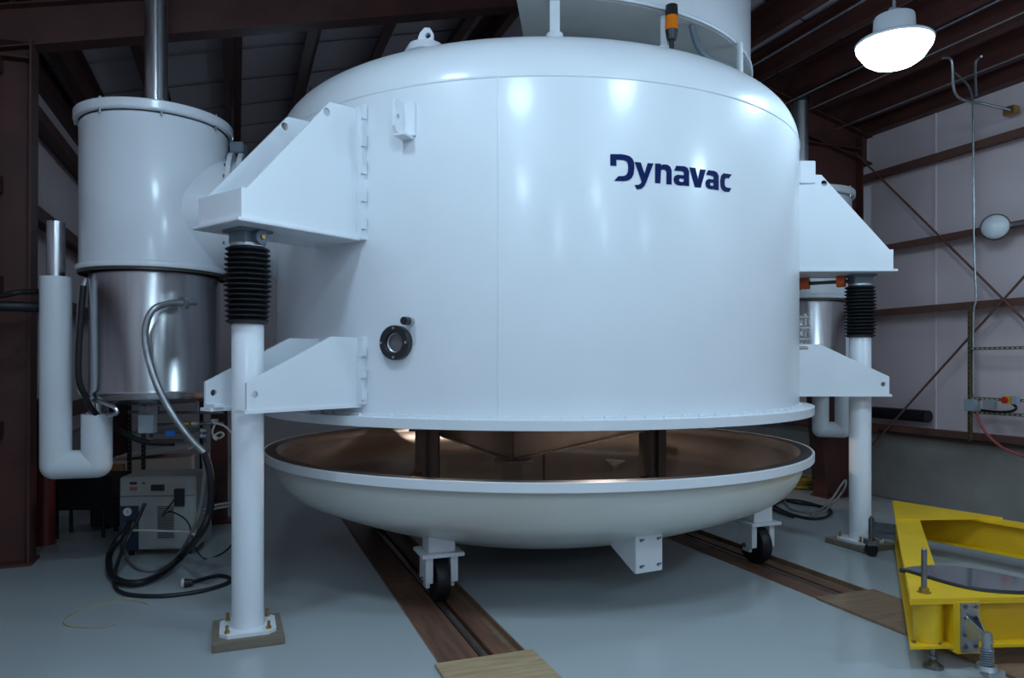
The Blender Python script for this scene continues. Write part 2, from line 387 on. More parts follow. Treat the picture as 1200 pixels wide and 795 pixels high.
# weld beads
m = MB(); m.lathe([(R0, ZW-0.009), (R0+0.006, ZW-0.004), (R0+0.006, ZW+0.004), (R0-0.002, ZW+0.012)], SEG); m.build('weld_bead', 'white_paint', ch, 60)
def cyl_hit(px, py=None, R=R0, cx=CX, cy=CY, far=False):
    s = (px-600)/F; a = 1+s*s; b = -2*(s*cx+cy); c = cx*cx+cy*cy-R*R; d = max(0, b*b-4*a*c)
    t = (-b+(1 if far else -1)*math.sqrt(d))/(2*a)
    th = math.atan2(t-cy, s*t-cx); return th, (None if py is None else CAMZ+(HZ-py)/F*t), t
def pol(r, th, z): return Vector((r*math.cos(th), r*math.sin(th), z))
th = cyl_hit(584)[0]
m = MB(); m.cyl(pol(R0, th, ZF1), pol(R0, th, ZW), 0.0055, seg=8); m.build('weld_bead', 'white_paint', ch)
m = MB()                                         # stitch welds round the flange
for i in range(108):
    a = 2*pi*i/108; m.box((R0+0.008, 0, ZF1+0.008), (0.028, 0.092, 0.022), rotz(a))
o = m.build('stitch_weld', 'white_paint', ch, 0); o['kind'] = 'stuff'
# brackets
LEGS = [math.radians(231.9), math.radians(357.4), math.radians(114.6)]
def vplate(m, y, th_, pts, holes=()):            # plate in the local xz plane at y
    M = Matrix(((1, 0, 0, 0), (0, 0, 1, y-th_/2), (0, 1, 0, 0), (0, 0, 0, 1))); m.plate(pts, th_, M, holes)
def make_brackets(th):
    hw = 0.235; xi = 2.355
    b = MB(); b.box(((xi+3.34)/2, 0, 2.607), (3.34-xi, 2*hw+0.07, 0.022)); ub = b.build('upper_bracket', 'white_paint', ch, 0, bevel=0.004, rz=th)
    for y in (-hw, hw):
        p = MB(); vplate(p, y, 0.022, [(xi, 2.618), (3.306, 2.618), (3.306, 2.80), (3.27, 2.80), (2.655, 3.495), (xi, 3.515)], [circ(2.68, 3.42, 0.028)])
        p.build('side_plate', 'white_paint', ub, 0)
        d = MB(); d.box((2.40, y+(0.035 if y > 0 else -0.035), 3.06), (0.05, 0.06, 0.92)); d.build('doubler_bar', 'white_paint', ub, 0, bevel=0.005)
        wd = MB()
        for k in range(5):
            for sgn in (-1, 1): wd.box((2.415, y+(0.035 if y > 0 else -0.035)+sgn*0.033, 2.72+k*0.19), (0.04, 0.022, 0.095))
        wd.build('stitch_weld', 'white_paint', ub, 0)['kind'] = 'stuff'
    e = MB(); e.box((3.295, 0, 2.709), (0.022, 2*hw-0.022, 0.182)); e.build('end_plate', 'white_paint', ub, 0, bevel=0.003)
    # lower bracket, forked round the leg
    xo = 3.29; rin = 0.13; lx = 3.10
    arc = [(lx+rin*math.cos(t), rin*math.sin(t)) for t in [(-90-15*i)*pi/180 for i in range(13)]]
    poly = [(xi, -hw-0.02), (xo, -hw-0.02), (xo, -rin)]+arc+[(xo, rin), (xo, hw+0.02), (xi, hw+0.02)]
    l = MB(); l.plate(poly, 0.022, Matrix.Translation((0, 0, 1.440))); lb = l.build('lower_bracket', 'white_paint', ch, 0, rz=th)
    for y in (-hw, hw):
        d = MB(); d.box((2.40, y+(0.035 if y > 0 else -0.035), 1.695), (0.05, 0.06, 0.47)); d.build('doubler_bar', 'white_paint', lb, 0, bevel=0.005)
        p = MB(); vplate(p, y, 0.022, [(xi, 1.462), (3.27, 1.462), (3.27, 1.625), (2.64, 1.925), (xi, 1.925)], [circ(3.215, 1.555, 0.022)]); p.build('side_plate', 'white_paint', lb, 0)
        wd = MB()
        for k in range(3):
            for sgn in (-1, 1): wd.box((2.415, y+(0.035 if y > 0 else -0.035)+sgn*0.033, 1.53+k*0.15), (0.04, 0.022, 0.07))
        wd.build('stitch_weld', 'white_paint', lb, 0)['kind'] = 'stuff'
    k = MB(); k.box((3.24, -0.17, 1.474), (0.07, 0.12, 0.024)); k.build('clamp_block', 'white_paint', lb, 0, bevel=0.003)
for t in LEGS: make_brackets(t)
# wall lug
th, z, t_ = cyl_hit(480, 141)
lg = MB(); lg.box((R0+0.008, 0, 0), (0.022, 0.10, 0.225)); lug = lg.build('wall_lug', 'white_paint', ch, 0, bevel=0.004, loc=(0, 0, z), rz=th)
p = MB(); vplate(p, -0.04, 0.02, [(R0, -0.11), (R0+0.115, -0.105), (R0+0.14, -0.07), (R0+0.14, 0.08), (R0+0.12, 0.11), (R0, 0.11)], [circ(R0+0.095, 0.0, 0.018, 12)]); p.build('lug_plate', 'white_paint', lug, 0)
p = MB(); p.box((R0+0.06, -0.01, -0.125), (0.12, 0.09, 0.016)); p.build('lug_foot', 'white_paint', lug, 0, bevel=0.003)
# lifting lug on the head
lp = P(499, 52, 5.35); rr = math.hypot(lp.x-CX, lp.y-CY); th = math.atan2(lp.y-CY, lp.x-CX); rr = min(rr, 2.12)
base = pol(rr, th, head_z(rr)-0.03)
p = MB(); p.plate([(-0.10, -0.02), (0.13, -0.04), (0.06, 0.05), (0.06, 0.14), (0.035, 0.18), (-0.005, 0.185), (-0.04, 0.15), (-0.075, 0.05)], 0.035, frame(base, (math.cos(th+1.9), math.sin(th+1.9), 0), (math.cos(th+1.9-pi/2), math.sin(th+1.9-pi/2), 0)) @ Matrix(((1, 0, 0, 0), (0, 1, 0, 0), (0, 0, 1, -0.017), (0, 0, 0, 1))), [circ(0.02, 0.125, 0.022, 12)])
for i, v in enumerate(p.v): pass
lift = p.build('lifting_lug', 'white_paint', ch, 30)
m = MB(); m.cyl(base+Vector((0, 0, -0.02)), base+Vector((0, 0, 0.05)), 0.17, 0.13, seg=24); m.build('lug_pad', 'white_paint', lift, 30)
# viewport
th, z, t_ = cyl_hit(466, 402)
Mv = frame(pol(R0, th, z), (-math.sin(th), math.cos(th), 0), (math.cos(th), math.sin(th), 0))
m = MB(); m.lathe([(0.117, -0.03), (0.117, 0.045), (0.112, 0.05), (0.072, 0.05), (0.068, 0.046), (0.068, 0.0)], 40, Mv); vp = m.build('viewport', 'black_plastic', ch, 40)
m = MB(); m.lathe([(0.070, 0.004), (0.066, 0.026), (0.060, 0.022), (0.058, 0.010)], 36, Mv); m.build('glass_retainer', 'galvanized', vp, 40)
m = MB(); m.lathe([(0.0, 0.012), (0.066, 0.012)], 32, Mv); m.build('glass', 'glass_dark', vp, 0)
for k in range(4):
    c = Mv @ Vector((0.098*math.cos(k*pi/2), 0.098*math.sin(k*pi/2), 0.048)); n = Mv.to_3x3() @ Vector((0, 0, 1))
    MB().cyl(c, c+n*0.01, 0.009, seg=8).build('bolt', 'galvanized', vp)
th2, z2, _ = cyl_hit(482, 377)
p0 = pol(R0, th2, z2); n = Vector((math.cos(th2), math.sin(th2), 0))
m = MB(); m.cyl(p0, p0+n*0.045, 0.028, seg=20); kn = m.build('relief_knob', 'galvanized', ch)
m = MB(); m.cyl(p0+n*0.045, p0+n*0.10, 0.029, 0.027, seg=20); m.build('knob_cap', 'black_plastic', kn)
# lettering, cut from thin sheet and bent to the shell
LET = {
 'D': ([(102,138),(190,139),(225,145),(255,156),(275,175),(287,205),(289,250),(283,295),(268,325),(245,341),(215,348),(133,346),(164,310),(205,309),(226,300),(238,280),(242,245),(239,212),(228,193),(205,184),(149,181),(149,229),(102,227)], []),
 'y': ([(292,200),(339,203),(368,291),(393,208),(438,211),(385,352),(368,388),(345,408),(309,413),(292,379),(322,378),(340,366),(346,350)], []),
 'n': ([(452,211),(496,213),(499,226),(515,218),(545,220),(568,235),(580,262),(580,376),(540,373),(540,275),(530,261),(515,258),(497,264),(492,366),(452,362)], []),
 'a1': ([(617,229),(680,233),(703,245),(716,272),(717,388),(680,384),(678,378),(665,384),(625,380),(604,364),(596,335),(604,310),(625,299),(677,304),(677,285),(668,273),(650,270),(601,266)], [[(645,328),(677,331),(677,348),(666,356),(645,354),(636,341)]]),
 'v': ([(719,242),(765,246),(787,340),(803,256),(846,260),(808,400),(763,396)], []),
 'a2': ([(866,264),(915,270),(935,282),(947,306),(947,420),(913,415),(911,408),(900,413),(868,408),(851,392),(845,365),(852,342),(870,332),(909,337),(909,318),(902,308),(888,305),(850,299)], [[(886,360),(909,363),(909,380),(900,388),(885,385),(878,373)]]),
 'c': ([(985,288),(1050,297),(1027,328),(1006,326),(996,335),(993,362),(997,388),(1008,398),(1047,405),(1029,434),(996,430),(975,416),(964,390),(961,345),(968,308)], []),
}
for k, (outer, holes) in LET.items():
    def uv(p):
        t, z, _ = cyl_hit(700+p[0]/6.667, 160+p[1]/6.667, R0+0.003); return (t, z)
    o2 = [uv(p) for p in outer]; h2 = [[uv(p) for p in h] for h in holes]
    m = MB(); m.plate([(t*R0, z) for t, z in o2], 0.003, Matrix.Identity(4), [[(t*R0, z) for t, z in h] for h in h2])
    m.v = [pol(R0+0.002+v.z, v.x/R0, v.y) for v in m.v]
    lo = m.build('letter', 'navy', ch, 0); lo['label'] = 'navy letter %s of the chamber name' % k[0]
# curved sheet-metal housing (a sector of a ring) standing over the head on posts
DR, DI, DZ, DT = 2.0, 1.22, 4.32, 5.25
def sector(ro, ri):
    n = 64; t0 = math.radians(-95.7); t1 = math.radians(100)
    return [(ro*math.cos(t0+(t1-t0)*k/n), ro*math.sin(t0+(t1-t0)*k/n)) for k in range(n+1)]+[(ri*math.cos(t1+(t0-t1)*k/32), ri*math.sin(t1+(t0-t1)*k/32)) for k in range(33)]
m = MB(); m.plate(sector(DR, DI), DT-DZ-0.012, Matrix.Translation((0, 0, DZ+0.012))); dr = m.build('curved_housing', 'white_paint', ch, 40)
m = MB(); m.plate(sector(DR-0.012, DI+0.012), 0.014, Matrix.Translation((0, 0, DZ))); m.build('housing_floor', 'grey_white', dr, 40)
m = MB(); pl = [(p[0]*1.004, p[1]*1.004, DZ+0.016) for p in sector(DR, DI)[:65]]; m.tube(pl, 0.013, 8, sub=1); m.build('housing_lip', 'white_paint', dr, 60)
posts = []
for px in (650, 778, 867):
    ro = DR+0.035 if px == 867 else DR-0.07
    t, _, d = cyl_hit(px, None, ro)
    p = pol(ro, t, 0); rr = math.hypot(p.x, p.y); zb = head_z(min(rr, 2.38))
    q = MB(); q.box((p.x, p.y, (zb-0.03+DZ+0.005)/2), (0.07, 0.05, DZ+0.035-zb)) if px == 650 else q.cyl((p.x, p.y, zb-0.03), (p.x, p.y, DZ+0.005), 0.026, seg=12)
    q.cyl((p.x, p.y, zb-0.03), (p.x, p.y, zb+0.02), 0.07, 0.06, seg=16)
    q.build('housing_post', 'white_paint', ch, 40); posts.append((p, zb))
p, zb = posts[1]; c = Vector((p.x+0.035, p.y-0.10, zb+0.035))
m = MB(); m.cyl(c-Vector((0, 0, 0.06)), c, 0.018, seg=12); m.cyl(c, c+Vector((0, 0, 0.07)), 0.034, 0.046, seg=20); bc = m.build('signal_beacon', 'black_plastic', ch)
MB().cyl(c+Vector((0, 0, 0.07)), c+Vector((0, 0, 0.17)), 0.046, seg=24).build('beacon_lens', 'amber', bc)
MB().cyl(c+Vector((0, 0, 0.17)), c+Vector((0, 0, 0.25)), 0.047, 0.043, seg=24).build('beacon_cap', 'black_plastic', bc)
off = Vector((CX, CY, 0))
m = MB(); d0 = 5.52
m.tube([P(811, 30, d0)-off, P(813, 40, d0)-off, P(819, 56, d0)-off, P(831, 69, d0)-off, P(850, 77, d0+0.1)-off, P(868, 90, d0+0.3)-off], 0.025, 10); m.build('conduit', 'jack_grey', ch)
p0 = P(946, 202, 6.72)-Vector((CX, CY, 0)); m = MB(); m.box(p0, (0.15, 0.02, 0.21)); wl_ = m.build('tie_lug', 'white_paint', ch, 0, bevel=0.006)
# side fitting near the right bracket
m = MB()
for k, (px, py, r) in enumerate(((942, 372, 0.02), (943, 385, 0.03), (942, 398, 0.03), (941, 408, 0.025))):
    c = P(px, py, 6.75)-off; m.cyl(c-Vector((0.05, 0, 0)), c+Vector((0.04, 0, 0)), r, seg=14)
c0 = P(944, 368, 6.75)-off; c1 = P(944, 420, 6.75)-off; m.cyl(c0, c1, 0.016, seg=12); m.build('gauge_fitting', 'stainless', ch)

# ================================================================ LOWER DISH ON CASTORS
pan = thing('chamber_dish', 'white dished lower head on castors with open stainless interior', 'dish', (CX, CY, 0))
ZR = 0.991
def dish_prof(R, ztop, k, phi_deg, rc):
    ph = math.radians(phi_deg); rk_ = R-k+k*math.sin(ph); out = []
    for i in range(9):
        t = pi/2-(pi/2-ph)*i/8; out.append((R-k+k*math.sin(t), ztop-k*math.cos(t)))
    rc = rk_/math.sin(ph); zcen = out[-1][1]+rc*math.cos(ph)
    for i in range(1, 15):
        t = ph*(1-i/14); out.append((max(0, rc*math.sin(t)), zcen-rc*math.cos(t)))
    return out
DP = dish_prof(2.44, 0.93, 0.38, 24.5, 0)
def dish_z(r):
    for (r1, z1), (r2, z2) in zip(DP, DP[1:]):
        if r2 <= r <= r1: return z2+(z1-z2)*(r-r2)/max(1e-6, r1-r2)
    return DP[-1][1]
m = MB(); m.lathe([(2.40, 0.935)]+DP, SEG); m.build('dish', 'cream_paint', pan, 50)
m = MB(); m.lathe([(RF, ZR-0.065), (RF, ZR-0.003), (RF-0.003, ZR), (RF-0.02, ZR), (RF-0.02, ZR-0.065), (RF, ZR-0.065)], SEG); m.build('rim_flange', 'white_paint', pan, 40)
m = MB(); m.lathe([(RF-0.02, ZR-0.06), (RF-0.02, ZR-0.001), (2.41, ZR-0.001), (2.405, ZR-0.06), (RF-0.02, ZR-0.06)], SEG); m.build('seal_face', 'seal_face', pan, 40)
m = MB(); m.lathe([(2.41, ZR-0.002), (2.385, ZR-0.02)]+[(max(0, r-0.06*r/2.44), z+0.025) for r, z in DP[1:]], 120); m.build('liner', 'stainless_dull', pan, 50)
# castors stand on the rails
def castor(a, b):
    pos = B(a, b)-Vector((CX, CY, 0)); r = math.hypot(pos.x, pos.y); zt = dish_z(r)+0.05
    M = rotz(BROT, pos)
    m = MB(); m.box((0, 0, (zt+0.345)/2), (0.20, 0.20, zt-0.345), M); st = m.build('castor_post', 'white_paint', pan, 0, bevel=0.004)
    m = MB(); m.box((0, 0, 0.333), (0.32, 0.30, 0.028), M); m.build('castor_plate', 'white_paint', st, 0, bevel=0.004)
    for s in (-1, 1):
        m = MB(); m.box((s*0.095, 0, 0.222), (0.055, 0.20, 0.2), M); m.box((s*0.095, 0, 0.115), (0.03, 0.10, 0.08), M); m.build('fork', 'white_paint', st, 0, bevel=0.003)
    m = MB(); R = 0.168; Mw = M @ Matrix.Translation((0, 0, R-0.034)) @ Matrix.Rotation(pi/2, 4, 'Y')
    m.lathe([(0, -0.055), (0.035, -0.055), (0.04, -0.046), (R-0.03, -0.044), (R-0.008, -0.05), (R, -0.038), (R, 0.038), (R-0.008, 0.05), (R-0.03, 0.044), (0.04, 0.046), (0.035, 0.055), (0, 0.055)], 36, Mw); m.build('wheel', 'rubber', st, 40)
    m = MB(); m.cyl(M @ Vector((-0.135, 0, R-0.034)), M @ Vector((0.135, 0, R-0.034)), 0.02, seg=12); m.build('axle', 'bolt_steel', st)
for a in (PITS[0][2], PITS[1][2]):
    for b in (5.30, 7.85): castor(a, b)
# docking block in front
q = P(761, 645, 5.15)
pos = q-Vector((CX, CY, 0)); ang = math.radians(-72)
m = MB(); M = rotz(math.radians(27), (pos.x, pos.y, 0))
m.box((0, 0.012, 0.40), (0.235, 0.024, 0.275), M); db = m.build('docking_block', 'white_paint', pan, 0, bevel=0.004)
for s in (-1, 1):
    m = MB(); Ms = M @ Matrix(((0, 0, 1, s*0.10-0.01), (1, 0, 0, 0), (0, 1, 0, 0), (0, 0, 0, 1)))
    m.plate([(0.02, 0.265), (0.04, 0.265), (0.42, 0.44), (0.42, 0.56), (0.02, 0.53)], 0.02, Ms); m.build('gusset', 'white_paint', db, 0)
m = MB(); m.box((0, 0.2, 0.535), (0.24, 0.4, 0.02), M); m.build('top_plate', 'white_paint', db, 0, bevel=0.003)
for sx in (-0.075, 0.075):
    for sz in (0.31, 0.495):
        m = MB(); c = M @ Vector((sx, 0, sz)); n = M.to_3x3() @ Vector((0, -1, 0)); m.cyl(c, c+n*0.008, 0.011, seg=8); c2 = M @ Vector((sx+0.022, 0, sz+0.004)); m.cyl(c2, c2+n*0.006, 0.007, seg=8); m.build('bolt', 'bolt_steel', db)
# inner support: triangular beam frame on a pedestal, upright channels
def IP(px, d, z): return Vector(((px-600)/F*d-CX, d-CY, z))
v0 = IP(601, 5.75, 0); vl = v0+Vector((-1.05, 2.75, 0)); vr = v0+Vector((1.55, 2.6, 0))
def beam_between(p, q, nm):
    m = MB(); u = (q-p).normalized(); n = Vector((-u.y, u.x, 0))
    for z, hh, ww in ((1.10, 0.23, 0.02), (0.99, 0.012, 0.12), (1.21, 0.012, 0.12)):
        m.bar(p+Vector((0, 0, z)), q+Vector((0, 0, z)), ww, hh)
    m.build(nm, 'dark_steel', pan, 0)
for p, q in ((v0, vl), (v0, vr), (vl, vr)): beam_between(p, q, 'support_beam')
for p in (v0, vl, vr):
    zd = dish_z(math.hypot(p.x, p.y))+0.03
    m = MB(); m.box((p.x, p.y, (zd+0.965)/2), (0.165, 0.165, 0.965-zd)); m.box((p.x, p.y, 0.972), (0.30, 0.26, 0.022)); m.build('pedestal', 'dark_steel', pan, 0, bevel=0.004)
for px in (506, 771):
    p = IP(px, 6.25, 0); zd = dish_z(math.hypot(p.x, p.y))+0.03
    m = MB(); m.box((p.x, p.y, (zd+1.9)/2), (0.006, 0.11, 1.9-zd)); m.box((p.x-0.06, p.y-0.05, (zd+1.9)/2), (0.03, 0.012, 1.9-zd)); m.box((p.x+0.03, p.y-0.05, (zd+1.9)/2), (0.06, 0.012, 1.9-zd)); m.box((p.x, p.y+0.05, (zd+1.9)/2), (0.13, 0.012, 1.9-zd)); m.build('upright_channel', 'dark_steel', pan, 0)
p = IP(637.5, 7.2, 0); MB().cyl((p.x, p.y, 0.2), (p.x, p.y, 1.7), 0.014, seg=10).build('rod', 'dark_steel', pan)

# warm inspection lamp hung inside the chamber
il = thing('inspection_lamp', 'small warm inspection lamp hung inside the chamber', 'lamp', (CX+0.75, CY+0.7, 2.0))
MB().cyl((0, 0, 0.12), (0, 0, 2.25), 0.006, seg=6).build('cord', 'cable_black', il)
MB().lathe([(0.0, 0.13), (0.025, 0.12), (0.03, 0.06)], 16).build('socket', 'black_plastic', il, 40)
MB().sphere((0, 0, 0.02), 0.055, seg=16, rings=10).build('bulb', 'warm_bulb', il, 60)
# ================================================================ LIFT LEGS
RL = 3.11
def lift_leg(th, label, first=None):
    loc = Vector((CX+RL*math.cos(th), CY+RL*math.sin(th), 0.0)); zb = 0.052
    if first is not None:
        c = copy_tree(first); c.location = loc+Vector((0, 0, zb)); c.rotation_euler.z = th; c['label'] = label
        for ch_ in c.children:
            if ch_.name.startswith('base_plate'): ch_.rotation_euler.z = BROT-th
        return c
    t = thing('lift_leg', label, 'lift leg', loc+Vector((0, 0, zb)), th, 'lift legs under the chamber brackets')
    m = MB(); s = 0.168; c = 0.05
    m.plate([(-s, -s+c), (-s+c, -s), (s-c, -s), (s, -s+c), (s, s-c), (s-c, s), (-s+c, s), (-s, s-c)], 0.022, Matrix.Translation((0, 0, 0))); bp = m.build('base_plate', 'white_paint', t, 0, rz=BROT-th)
    for x in (-1, 1):
        for y in (-1, 1):
            m = MB(); p = Vector((x*0.122, y*0.122, 0.022)); m.cyl(p, p+Vector((0, 0, 0.014)), 0.018, seg=6); m.cyl(p, p+Vector((0, 0, 0.048)), 0.010, seg=8); m.build('anchor_bolt', 'brass', bp)
    m = MB(); m.lathe([(0.098, 0.022), (0.0985, 1.93), (0.088, 1.95), (0, 1.95)], 40); m.build('tube', 'white_paint', t, 30)
    m = MB(); z0, z1 = 1.945, 2.435; n = 15; pr = [(0.10, z0)]
    for i in range(n):
        z = z0+(z1-z0)*(i+0.5)/n; ro = 0.148-0.012*abs(i-(n-1)/2)/(n/2); h = (z1-z0)/n
        pr += [(0.112, z-h*0.5), (ro, z-h*0.06), (ro, z+h*0.06)]
    pr += [(0.112, z1), (0.0, z1)]
    m.lathe(pr, 36); m.build('bellows_boot', 'rubber', t, 25)
    m = MB(); m.lathe([(0.105, 2.43), (0.105, 2.455), (0, 2.455)], 30); m.build('boot_clamp', 'galvanized', t, 30)
    m = MB(); m.box((0, 0, 2.495), (0.17, 0.17, 0.085)); m.box((0.0, 0, 2.535), (0.24, 0.22, 0.018)); jk = m.build('screw_jack', 'jack_grey', t, 0, bevel=0.006)
    m = MB(); m.cyl((-0.02, 0.06, 2.49), (-0.02, 0.135, 2.49), 0.045, seg=24); m.build('gear_cover', 'jack_grey', jk)
    m = MB(); m.cyl((-0.02, 0.135, 2.49), (-0.02, 0.147, 2.49), 0.014, seg=12); m.build('cover_bolt', 'brass', jk)
    return t
L1 = lift_leg(LEGS[0], 'white tubular lift leg with black bellows boot, nearest the camera at left')
L2 = lift_leg(LEGS[1], 'white tubular lift leg with black bellows boot beside the yellow stand', L1)
L3 = lift_leg(LEGS[2], 'white lift leg hidden behind the chamber', L1)
for th, lab in zip(LEGS, ('wooden shim board under the left front lift leg', 'wooden shim board under the lift leg by the yellow stand', 'wooden shim board under the hidden rear lift leg')):
    loc = Vector((CX+RL*math.cos(th), CY+RL*math.sin(th), 0))
    m = MB(); m.box((0, 0, 0.026), (0.42, 0.46, 0.052)); o = m.build('shim_board', 'timber', None, 0, bevel=0.004, loc=loc, rz=BROT+0.02); tag(o, lab, 'shim', 'wooden shims under the lift legs')
# line shaft from the right-hand jack to the rear jack
pr_ = L2.location+Vector((0, 0, 2.49)); pb = L3.location+Vector((0, 0, 2.49)); u = (pb-pr_).normalized()
ds = thing('drive_shaft', 'horizontal drive shaft with orange couplings under the right bracket', 'shaft', pr_+u*0.1)
MB().cyl(u*0.0, u*0.45, 0.018, seg=14).build('shaft', 'dark_steel', ds)
for d in (0.03, 0.36):
    m = MB(); m.cyl(u*d, u*(d+0.075), 0.055, seg=24); m.build('coupling', 'orange', ds)
m = MB(); m.cyl(u*0.435, u*0.70, 0.06, seg=24); m.build('gear_motor', 'jack_grey', ds)

# ================================================================ SIDE TANKS
def side_tank(loc, to, duct_len, label, ptop):
    th = math.atan2(to[1]-loc[1], to[0]-loc[0])
    t = thing('cryo_tank', label, 'tank', (loc[0], loc[1], 0), th, 'white and stainless side tanks')
    m = MB(); m.lathe([(0.574, 2.50), (0.574, 3.70), (0.56, 3.72), (0, 3.72)], 72); m.build('upper_body', 'white_paint', t, 35)
    m = MB(); m.lathe([(0.575, 3.725), (0.606, 3.728), (0.614, 3.74), (0.614, 3.796), (0.606, 3.806), (0, 3.806)], 72); tf = m.build('top_flange', 'white_paint', t, 30)
    for k in range(8):
        a = k*pi/4+0.25; m = MB(); c = Vector((0.594*math.cos(a), 0.594*math.sin(a), 0)); m.cyl(c+Vector((0, 0, 3.69)), c+Vector((0, 0, 3.73)), 0.010, seg=6); m.cyl(c+Vector((0, 0, 3.80)), c+Vector((0, 0, 3.82)), 0.012, seg=6); m.build('bolt', 'galvanized', tf)
    m = MB(); m.lathe([(0.574, 2.50), (0.598, 2.505), (0.602, 2.52), (0.598, 2.545), (0.574, 2.56)], 72); m.build('lower_lip', 'white_paint', t, 50)
    m = MB(); m.lathe([(0.575, 2.478), (0.585, 2.48), (0.585, 2.50), (0.0, 2.50)], 72); m.build('clamp_ring', 'dark_steel', t, 30)
    m = MB(); m.lathe([(0.505, 2.48), (0.505, 1.53), (0.508, 1.525), (0.508, 1.50), (0.49, 1.46), (0.40, 1.42), (0.18, 1.40), (0, 1.395)], 72); m.build('stainless_body', 'stainless', t, 35)
    m = MB(); m.lathe([(0.092, 3.80), (0.092, ptop)], 32); m.cyl((0.03, -0.11, 3.80), (0.03, -0.11, ptop), 0.007, seg=8); vpp = m.build('vent_pipe', 'pipe_steel', t, 35)
    if ptop < 5.2: MB().cyl((0, 0, ptop), (0, 0, ptop+0.05), 0.105, seg=24).build('pipe_cap', 'rubber', vpp)
    # duct into the chamber
    Mx = Matrix.Translation((0, 0, 3.0)) @ Matrix.Rotation(pi/2, 4, 'Y')
    m = MB(); m.lathe([(0.50, 0.05), (0.50, duct_len)], 64, Mx); dc = m.build('duct', 'white_paint', t, 40)
    for x in (0.62, 0.70):
        m = MB(); m.lathe([(0.50, x-0.018), (0.575, x-0.018), (0.575, x+0.018), (0.50, x+0.018)], 64, Mx); m.build('duct_flange', 'white_paint', dc, 35)
    m = MB(); m.lathe([(0.50, duct_len-0.10), (0.53, duct_len-0.10), (0.53, duct_len), (0.50, duct_len)], 64, Mx); m.build('nozzle_collar', 'white_paint', dc, 35)
    m = MB()
    for k in range(24):
        a = 2*pi*k/24
        for xx in (0.585, 0.72): m.cyl(Mx @ Vector((0.545*math.cos(a), 0.545*math.sin(a), xx)), Mx @ Vector((0.545*math.cos(a), 0.545*math.sin(a), xx+0.02)), 0.014, seg=6)
    o = m.build('flange_bolts', 'bolt_steel', dc); o['kind'] = 'stuff'
    # insulated U-bend
    xo, xi_, y0, r = (-0.73, -0.43, -0.10, 0.116) if ptop > 5.2 else (-0.69, -0.43, -0.05, 0.10)
    m = MB(); zb = 0.918
    m.cyl((xo, y0, zb), (xo, y0, 2.45), r, seg=32); m.cyl((xi_, y0, zb), (xi_, y0, 1.33), r, seg=32); m.cyl((xo, y0, zb), (xi_, y0, zb), r, seg=32)
    for x in (xo, xi_): m.sphere((x, y0, zb), r, seg=32, rings=20)
    ub = m.build('insulated_bend', 'white_paint', t, 50)
    if ptop < 5.2:                               # this bend is turned about the tank's axis of the neck
        piv = Matrix.Translation((xi_, y0, 0)); ub.matrix_local = piv @ Matrix.Rotation(math.radians(-48), 4, 'Z') @ piv.inverted()
    m = MB(); m.cyl((xo, y0, 2.44), (xo, y0, 2.90), 0.068, seg=28); m.build('pipe_stub', 'stainless', ub)
    m = MB(); m.cyl((xi_, y0, 1.32), (xi_, y0, 1.47), 0.062, seg=24); m.cyl((xi_, y0, 1.325), (xi_, y0, 1.345), 0.085, seg=24); m.build('pipe_neck', 'stainless', ub)
    # drain pipe down the side of the stainless body
    m = MB(); m.tube([(-0.50, -0.14, 2.44), (-0.545, -0.15, 2.2), (-0.545, -0.15, 1.6), (-0.50, -0.18, 1.48), (-0.36, -0.28, 1.44), (-0.24, -0.36, 1.40), (-0.22, -0.37, 1.35), (-0.30, -0.32, 1.33)], 0.018, 8); m.build('drain_pipe', 'pipe_steel', t)
    return t
TL = Vector((-3.04, 6.2, 0)); TR = Vector((3.54, 8.9, 0))
T1 = side_tank(TL, (CX, CY), (Vector((CX, CY, 0))-TL).length-2.33, 'white and stainless cryogenic tank left of the chamber, full height in view', 5.46)
T2 = side_tank(TR, (CX, CY), (Vector((CX, CY, 0))-TR).length-2.33, 'white and stainless tank mostly hidden behind the right-hand bracket', 4.95)
# control box and plumbing under the left tank
def loc_thing(name, label, cat, p, group=None): return thing(name, label, cat, p, 0, group)
def cable(name, pts, r, material, label, cat='cable', seg=8, group=None):
    p0 = Vector(pts[0]); m = MB(); m.tube([Vector(p)-p0 for p in pts], r, seg); o = m.build(name, material, None, 60, loc=p0); return tag(o, label, cat, group)
mh = thing('metal_hose', 'shiny flexible metal hose curving off the stainless tank', 'hose', P(215, 355, 5.62))
o0 = P(215, 355, 5.62)
m = MB(); m.tube([P(214, 355, 5.66)-o0, P(196, 356, 5.58)-o0, P(180, 363, 5.5)-o0, P(172, 378, 5.48)-o0, P(170, 398, 5.48)-o0, P(175, 425, 5.48)-o0, P(187, 458, 5.48)-o0, P(205, 490, 5.5)-o0, P(226, 517, 5.5)-o0, P(240, 531, 5.5)-o0], 0.026, 12); m.build('hose', 'galvanized', mh)
m = MB(); n = (P(214, 355, 5.70)-P(200, 355.5, 5.6)).normalized(); c = P(215, 355, 5.66)-o0; m.cyl(c-n*0.015, c+n*0.02, 0.05, seg=20); m.cyl(c, c+n*0.12, 0.024, seg=14); m.build('hose_flange', 'galvanized', mh)

